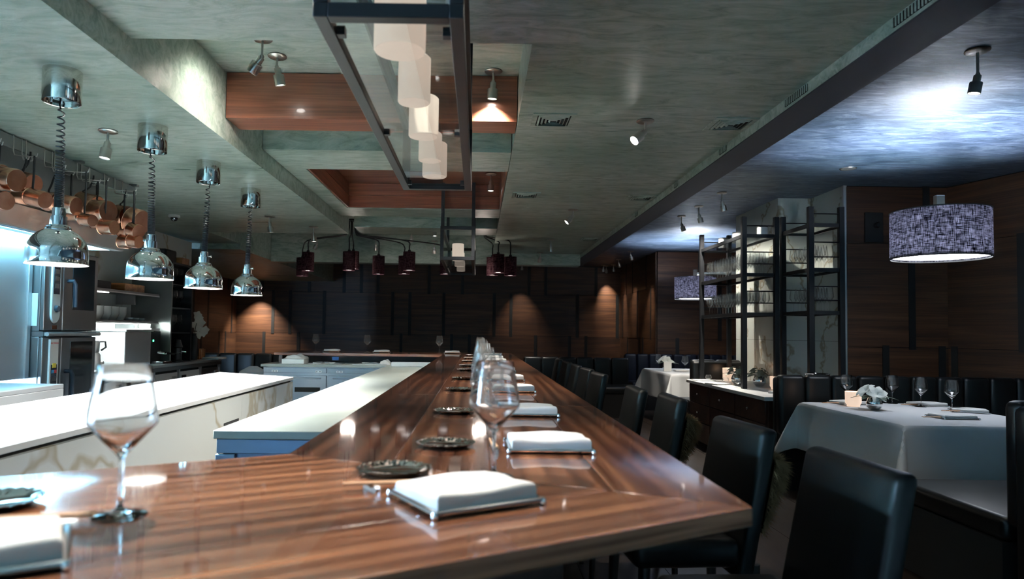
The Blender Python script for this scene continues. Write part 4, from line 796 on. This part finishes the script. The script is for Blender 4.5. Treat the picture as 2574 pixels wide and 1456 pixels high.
km = thing('grinder', 'black coffee grinder with chrome rings by the glass cabinet', 'grinder', (-3.38, 7.56, .9)); p = Vector((-3.34, 7.62, .9005)); MB().lathe([(0, 0), (.06, 0), (.06, .02), (.045, .03), (.045, .16), (.055, .17), (.03, .25), (0, .255)], 20, p).build('body', 'black', km); MB().lathe([(.046, .1), (.05, .105), (.046, .11)], 20, p).build('ring', 'chrome', km); MB().cyl(p + Vector((.04, 0, .12)), p + Vector((.1, 0, .115)), .012, n=10).build('spout', 'chrome', km)
# white flowers in a dark vase
def petals(m_, c, n, r, up, curl=.35, w=.4, R=None):
    R = R or Matrix.Identity(3); nz = R @ Vector((0, 0, 1))
    for i in range(n):
        a = 2 * math.pi * i / n + random.uniform(-.2, .2); d = (R @ Vector((math.cos(a), math.sin(a), up))).normalized(); s = d.cross(nz).normalized(); prev = None; pts = []
        for k in range(5):
            u = k / 4; p = c + d * r * u - nz * (curl * r * u * u); ww = r * w * math.sin(math.pi * (.12 + .86 * u)) * .6; pts += [p - s * ww, p - nz * (.12 * ww), p + s * ww]
        o = len(m_.v); m_.v += [tuple(p) for p in pts]
        for k in range(4):
            for q in range(2): b = o + k * 3 + q; m_.f.append((b, b + 1, b + 4, b + 3)); m_.sm.append(True)
fv = thing('flower_arrangement', 'white orchid blooms in a dark vase at the end of the kitchen counter', 'flowers', (-3.45, 8.3, .9)); p = fv.location.copy()
MB().lathe([(0, .0005), (.05, .0005), (.06, .1), (.05, .25), (.03, .3), (.034, .32), (.03, .32), (.02, .29)], 20, p).build('vase', 'black', fv)
for i in range(9):
    c = p + Vector((random.uniform(-.05, .09), random.uniform(-.02, .16), .3 + .05 * i * .6)); m_ = MB(); petals(m_, c, 5, .06, .25, .2, .75, Vector((.7, -.7, random.uniform(-.2, .5))).to_track_quat('Z', 'Y').to_matrix()); m_.build('bloom', 'petal', fv)
MB().tube([p + Vector((0, 0, .2)), p + Vector((.01, .03, .4)), p + Vector((.03, .09, .6))], .004, 6).build('stem', 'leaf', fv)
cb = thing('cutting_boards', 'orange wooden boards standing on the counter end', 'boards', (-3.5, 8.55, .9))
for i in range(4): box('board', (-3.62, 8.42 + i * .05, .9005), (-3.42, 8.45 + i * .05, 1.03 - .01 * (i % 2)), 'lightwood', cb, .003)
pp = box('menu_stack', (-3.38, 8.4, .9005), (-3.18, 8.68, .925), 'cane', None, .003); tag(pp, 'white stack of menus at the end of the kitchen counter', 'menus')
# ================================================================== DINING SIDE
def cloth(x0, x1, y0, y1, z, over, name, lab, loc):
    m_ = MB(); n = 44; nx = n; ny = n; ax, ay = (x1 - x0) / 2 + over, (y1 - y0) / 2 + over; cx, cy = (x0 + x1) / 2, (y0 + y1) / 2; hx, hy = (x1 - x0) / 2, (y1 - y0) / 2
    def gridc(h, a): 
        inner = [-h + 2 * h * i / 20 for i in range(21)]; outr = [h + (a - h) * i / 12 for i in range(1, 13)]; return [-q for q in outr[::-1]] + inner + outr
    GX, GY = gridc(hx, ax), gridc(hy, ay)
    for v in GY:
        for u in GX:
            ex, ey = max(0, abs(u) - hx), max(0, abs(v) - hy); sx, sy = math.copysign(1, u), math.copysign(1, v); X, Y, Z = min(abs(u), hx) * sx, min(abs(v), hy) * sy, z
            r = math.hypot(ex, ey)
            if r > 0:
                if ex > 0 and ey > 0:
                    a = math.atan2(ey, ex); fl = .5 * r * math.sin(2 * a) ** 2; X += sx * (ex / r * .07 * r + fl * math.cos(a) * .8); Y += sy * (ey / r * .07 * r + fl * math.sin(a) * .8)
                else:
                    rip = .016 * min(1, r / .1) * (math.sin(9 * u + 1.3) if ey > 0 else math.sin(8 * v + .4)); X += sx * (.05 * ex + (rip if ex > 0 else 0)); Y += sy * (.05 * ey + (rip if ey > 0 else 0))
                Z -= r - .012 * math.exp(-r / .01) * 0
            m_.v.append((cx + X, cy + Y, Z + .004 * (1 - min(1, r / .01)) * 0))
    w = len(GX)
    for j in range(len(GY) - 1):
        for i in range(w - 1): a = j * w + i; m_.f.append((a, a + 1, a + w + 1, a + w)); m_.sm.append(True)
    o = m_.build(name, 'linen', loc=(cx, cy, z)); so = o.modifiers.new('solid', 'SOLIDIFY'); so.thickness = .003; so.offset = 1; bv = o.modifiers.new('sub', 'SUBSURF'); bv.levels = 1; bv.render_levels = 1
    return tag(o, lab, 'tablecloth')
def table(x0, x1, y0, y1, lab):
    t = thing('dining_table', lab, 'table', ((x0 + x1) / 2, (y0 + y1) / 2, 0)); box('table_top', (x0 + .035, y0 + .035, .71), (x1 - .035, y1 - .035, .744), 'cabwood', t); c = t.location
    MB().cyl((c.x, c.y, .02), (c.x, c.y, .71), .045, n=16).build('pedestal', 'black', t); MB().lathe([(0, 0), (.3, 0), (.3, .015), (.06, .03), (0, .03)], 32, (c.x, c.y, 0)).build('base', 'black', t)
table(2.64, 3.72, 4.24, 5.64, 'dining table hidden under the near pale cloth'); cloth(2.64, 3.72, 4.24, 5.64, .748, .38, 'tablecloth', 'pale grey linen cloth draped over the near booth table', 0)
table(2.63, 3.7, 9.3, 10.9, 'dining table hidden under the far pale cloth'); cloth(2.63, 3.7, 9.3, 10.9, .748, .38, 'tablecloth', 'pale grey linen cloth draped over the far booth table', 0)
ZT = .7515
def votive(p, lab, s=.045, h=.085):
    t = thing('votive_candle', lab, 'candle', p); c = Vector(p)
    MB().lathe([(0, .0005), (s * .78, .0005), (s * .8, .012), (s * .98, .03), (s, h), (s * .93, h), (s * .9, .03), (s * .7, .012), (0, .01)], 28, c).build('cup', 'votive', t); MB().lathe([(0, .03), (s * .86, .03), (s * .86, .02), (0, .02)], 20, c).build('wax_fill', 'wax', t)
    pointlight(c + Vector((0, 0, h + .03)), .12, (1, .6, .35), t, .02)
def posy(p, lab, s=1., sage=False):
    t = thing('flower_vase', lab, 'flowers', p); c = Vector(p)
    MB().lathe([(0, .0005), (.025 * s, .0005), (.045 * s, .02 * s), (.05 * s, .045 * s), (.04 * s, .075 * s), (.033 * s, .085 * s), (.035 * s, .09 * s), (.03 * s, .088 * s), (.028 * s, .08 * s)], 28, c).build('vase', 'silver', t)
    for i in range(3 if not sage else 5):
        a = i * 2.1 + .4; b = c + Vector((.055 * s * math.cos(a), .045 * s * math.sin(a), (.105 + .02 * (i % 2)) * s)); m_ = MB(); petals(m_, b, 6, (.088 if not sage else .045) * s, (.8 if not sage else .5), .6, .5, Vector((math.cos(a) * .6 - .1, math.sin(a) * .6 - .45, .7)).to_track_quat('Z', 'Y').to_matrix()); m_.build('bloom', 'petal' if not sage else 'sage', t)
    for i in range(6):
        a = i * 1.05 + 2.6; d = Vector((math.cos(a), math.sin(a), .12)); m_ = MB(); b = c + Vector((0, 0, .088 * s)) + d * .03 * s; sd = Vector((-math.sin(a), math.cos(a), 0)); pts = []
        for k in range(6): u = k / 5; q = b + d * .11 * s * u + Vector((0, 0, -.03 * s * u * u)); w_ = .026 * s * math.sin(math.pi * (.05 + .95 * u)); pts += [q - sd * w_, q + Vector((0, 0, -.004)), q + sd * w_]
        m_.add(pts, [(k * 3 + q, k * 3 + q + 1, k * 3 + q + 4, k * 3 + q + 3) for k in range(5) for q in range(2)], True); m_.build('leaf', 'leaf' if not sage else 'sage', t)
votive(at(2145, 1022, Z=ZT), 'glowing votive candle cup on the near booth table', .058, .115); posy(at(2198, 1031, Z=ZT), 'white lilies in a small silver bowl on the near booth table', 1.1)
posy(at(1676, 931, Z=ZT), 'white lilies in a small silver bowl on the far booth table', 1.3); vcard = box('white_card', (2.70, 9.9, ZT), (2.81, 9.93, ZT + .14), 'cane', None, .002); tag(vcard, 'white folded card on the far booth table beside the lilies', 'card')
for px, py, lab in ((2128, 1003, 'wine glass on the booth table behind the votive candle'), (2243, 1004, 'dim wine glass on the booth table behind the lilies'), (2315, 1023, 'wine glass standing between two napkins on the booth table'), (2393, 1033, 'wine glass nearest the dark bench on the booth table')):
    p = at(px, py, Z=ZT); p.y = min(p.y, 5.58); g = place(gn, (at(px, py - 4, Y=p.y).x, p.y, ZT), 0, lab); g['group'] = 'wine glasses on the booth table'
for px, py, lab in ((1655, 928, 'wine glass behind the lilies on the far booth table'), (1722, 935, 'wine glass at the near edge of the far booth table')): p = at(px, py, Z=ZT); place(gf, (p.x, p.y, ZT), 0, lab)
for (x, y, a), lab in zip(((3.20, 4.62, .0), (3.58, 5.46, .1), (3.60, 5.02, -.5), (2.98, 5.5, .2)), ('white napkin nearest the front edge of the booth table', 'white napkin at the far side of the booth table', 'white napkin beside the right glass on the booth table', 'white napkin hidden behind the lilies on the booth table')):
    n_ = place(nk, (x, y, ZT), a, lab); n_['group'] = 'napkins on the booth table'; n_.scale = (1.15, 1.15, .8); t_ = place(tr, (x, y, ZT), a, lab.replace('white napkin', 'silver tray under the napkin')); t_['group'] = 'trays on the booth table'; t_.scale = (1.15, 1.15, .8)
    for k in (0, 1): c_ = place(cs, (x - .1, y - .05 + k * .013, ZT + .012), .12, lab.replace('white napkin', f'{("dark", "pale")[k]}-tipped chopstick by the napkin')); c_['group'] = 'chopsticks on the booth table'
for (x, y), lab in zip(((2.95, 9.9), (3.1, 9.55)), ('white napkin behind the lilies on the far booth table', 'white napkin at the near edge of the far booth table')): n_ = place(nk, (x, y, ZT), 0, lab)
# banquettes
def banquette(x0, x1, y0, y1, face, top, lab, mat='leather', ch_w=.22, seat=True):
    """face +1: sitters look towards +Y (back on the low-Y side); -1: towards -Y"""
    t = thing('banquette', lab, 'bench', ((x0 + x1) / 2, (y0 + y1) / 2, 0)); bd = .16
    bk = (y0, y0 + bd) if face > 0 else (y1 - bd, y1); sk = (y0 + bd, y1) if face > 0 else (y0, y1 - bd)
    box('back_frame', (x0, bk[0] if face > 0 else bk[0] + .06, .02), (x1, bk[1] - .06 if face > 0 else bk[1], top - .02), mat, t, .03, seg=3)
    n = max(1, round((x1 - x0) / ch_w)); w = (x1 - x0) / n
    for i in range(n): MB().box((x0 + i * w + .002, bk[0] + (.06 if face > 0 else 0), .44), (x0 + (i + 1) * w - .002, bk[1] - (0 if face > 0 else .06), top)).build('back_channel', mat, t, .035, 4)
    if seat:
        box('seat_cushion', (x0 + .005, sk[0], .36), (x1 - .005, sk[1], .475), mat, t, .035, seg=4); box('plinth', (x0 + .01, sk[0] + .02, 0), (x1 - .01, sk[1] - .03, .358), 'gap', t)
    return t
banquette(2.40, 3.75, 2.98, 4.0, 1, 1.01, 'black leather bench in the near corner, its back to the viewer', ch_w=.5)
banquette(2.58, 4.84, 5.73, 6.0, -1, .955, 'black leather banquette with vertical channels below the alcove wall')
banquette(2.62, 3.24, 8.32, 9.0, 1, .985, 'dark bench back between the sideboard and the far table', ch_w=.31)
banquette(2.62, 5.2, 11.6, 12.3, -1, .94, 'navy channelled banquette behind the far table', 'blueleather')
banquette(.75, 2.45, 10.5, 11.2, -1, .9, 'long low black banquette behind the bar chairs', ch_w=.3); banquette(-4.9, -2.95, 10.2, 10.9, -1, .9, 'black channelled banquette beyond the kitchen counter', ch_w=.28)
# sideboard with drawers
sb = thing('sideboard', 'dark mahogany sideboard with marble top and small drawers', 'sideboard', (2.9, 7.15, 0)); x0, x1, y0, y1 = 2.56, 3.25, 6.06, 8.28
box('top', (2.53, 6.03, .715), (3.265, 8.29, .75), 'white', sb, .004); box('top', (3.2655, 6.03, .715), (3.62, 6.75, .75), 'white', sb, .004); box('carcass', (3.251, 6.06, .06), (3.6, 6.74, .714), 'cabwood', sb); box('carcass', (x0 + .02, y0, .06), (x1, y1, .714), 'cabwood', sb); box('plinth', (x0 + .06, y0 + .03, 0), (x1 - .02, y1 - .03, .06), 'gap', sb)
for c in range(3):
    for r in range(3):
        ya = y0 + .03 + c * .728; za = .085 + r * .21; d = box('drawer', (x0, ya, za), (x0 + .02, ya + .715, za + .2), 'cabwood', sb, .003)
        MB().lathe([(0, 0), (.006, 0), (.006, .012), (.013, .018), (.013, .024), (.007, .03), (0, .031)], 14, (x0, ya + .357, za + .1), Matrix.Rotation(-math.pi / 2, 3, 'Y')).build('knob', 'silver', d)
ZS = .7505
votive((2.98, 8.1, ZS), 'glowing candle cup at the far end of the sideboard', .075, .15); votive((3.02, 6.92, ZS), 'glowing candle cup by the double posts on the sideboard', .06, .13)
posy((2.87, 7.55, ZS), 'small silver vase of grey foliage left of the middle rack post', 1.35, True); posy((3.0, 7.28, ZS), 'small silver vase of grey foliage behind the middle rack post', 1.35, True)
mg = MB(); mg.lathe([(0, 0), (.09, 0), (.13, .04), (.14, .1), (.12, .16), (.1, .19), (.11, .2), (.095, .2), (.105, .155), (.12, .1), (.11, .04), (0, .01)], 28); ib = mg.build('ice_bucket', 'silver'); ib.location = (3.12, 6.28, ZS); tag(ib, 'silver ice bucket on the sideboard end beside the bench', 'bucket')
for i, (x, y, a) in enumerate(((2.66, 8.05, .1), (2.62, 7.45, .5), (2.85, 6.35, .3))):
    o = MB().box((-.11, -.09, 0), (.11, .09, .012 + .006 * i)).build('folder', 'cane', None, .002); o.location = (x, y, ZS); o.rotation_euler.z = a; tag(o, ('flat white folder at the far end of the sideboard', 'flat white folder by the front edge of the sideboard', 'stack of white menus at the near end of the sideboard')[i], 'menus')
for i, (x, y) in enumerate(((2.63, 7.25), (2.68, 7.05), (2.6, 7.7))): g = place(gs, (x, y, ZS), 0, 'short glass'); g.scale = (1, 1, .45); g['label'] = ('low clear tumbler before the middle rack post on the sideboard', 'low clear tumbler right of the middle rack post', 'low clear tumbler near the folder on the sideboard')[i]
# glass racks
def rack(x0, x1, y0, y1, zbase, ztop, shelves, lab, rods):
    t = thing('glass_rack', lab, 'rack', ((x0 + x1) / 2, (y0 + y1) / 2, zbase)); b = .024
    for x in (x0, x1):
        for y in (y0, y1): box('post', (x - b, y - b, zbase), (x + b, y + b, ztop), 'black', t, .002, seg=1)
    for z in shelves:
        for x in (x0, x1): box('shelf_rail', (x - .012, y0 + b, z - .018), (x + .012, y1 - b, z + .018), 'black', t)
        for y in (y0, y1): box('shelf_rail', (x0 + b, y - .012, z - .018), (x1 - b, y + .012, z + .018), 'black', t)
        box('shelf_panel', (x0 + .0125, y0 + .0125, z - .006), (x1 - .0125, y1 - .0125, z + .004), 'pane' if z > shelves[0] + .6 else 'smoke', t)
    for z in rods:
        MB().cyl((x0, y0, z), (x1, y0, z), .006, n=8).build('guard_rod', 'black', t); MB().cyl((x0, y1, z), (x1, y1, z), .006, n=8).build('guard_rod', 'black', t)
    return t
SH = (1.505, 1.907, 2.305)
rack(2.70, 3.03, 6.93, 8.24, .7502, 2.5, SH, 'tall black steel glass rack standing on the sideboard', (1.62, 1.74, 2.02, 2.14, 2.41)); rack(3.13, 3.42, 6.42, 7.0, .7502, 2.515, (1.513, 1.917, 2.34), 'narrow black steel glass rack beside the marble pillar', (1.63, 1.76, 2.04, 2.18, 2.45))
def shelf_glasses(x0, x1, y0, y1, z, nx, ny, where, hang=False, skip=lambda i, j: False):
    for i in range(nx):
        for j in range(ny):
            if skip(i, j): continue
            x = x0 + (x1 - x0) * (i + .5) / nx; y = y0 + (y1 - y0) * (j + .5) / ny; g = place(gs, (x, y, z), 0, f'{ORD[j]} glass from the near post in the {("front", "middle", "back")[i]} row, {where}'); g['group'] = f'glasses on the {where}'; g.scale = (1.05, 1.05, 1.2)
shelf_glasses(2.72, 3.01, 6.97, 8.2, 1.51, 3, 14, 'lower shelf of the tall rack'); shelf_glasses(2.72, 3.01, 6.97, 8.2, 1.912, 3, 14, 'middle shelf of the tall rack')
shelf_glasses(3.16, 3.4, 6.47, 6.97, 1.518, 3, 5, 'lower shelf of the narrow rack'); shelf_glasses(3.16, 3.4, 6.47, 6.97, 1.922, 3, 5, 'upper shelf of the narrow rack')
for i, (x, y, s) in enumerate(((2.94, 7.05, .05), (2.86, 7.5, .06), (2.86, 7.95, .055))):
    c = Vector((x, y, 2.3105)); t = thing('lidded_canister', ('white canister at the near end on top of the tall rack', 'widest white canister on top of the tall rack', 'white canister at the far end on top of the tall rack')[i], 'canister', c)
    MB().lathe([(0, 0), (s, 0), (s * 1.02, .01), (s * 1.02, .1), (0, .1)], 28, c).build('body', 'whitepaint', t); MB().lathe([(0, .1002), (s * 1.05, .1002), (s * 1.05, .112), (0, .112)], 28, c).build('lid', 'black', t)
# wall speaker box in the alcove
ws = thing('wall_panel_box', 'dark square box with a small knob on the alcove wall', 'wall box', at(2197, 572, Y=6.74)); p = ws.location.copy(); box('plate', (p.x - .09, 6.735, p.z - .15), (p.x + .09, 6.757, p.z + .15), 'strip', ws, .003); MB().lathe([(0, 0), (.03, 0), (.03, .03), (.018, .045), (0, .046)], 16, (p.x + .02, 6.735, p.z + .02), Matrix.Rotation(math.pi / 2, 3, 'X')).build('knob', 'black', ws)
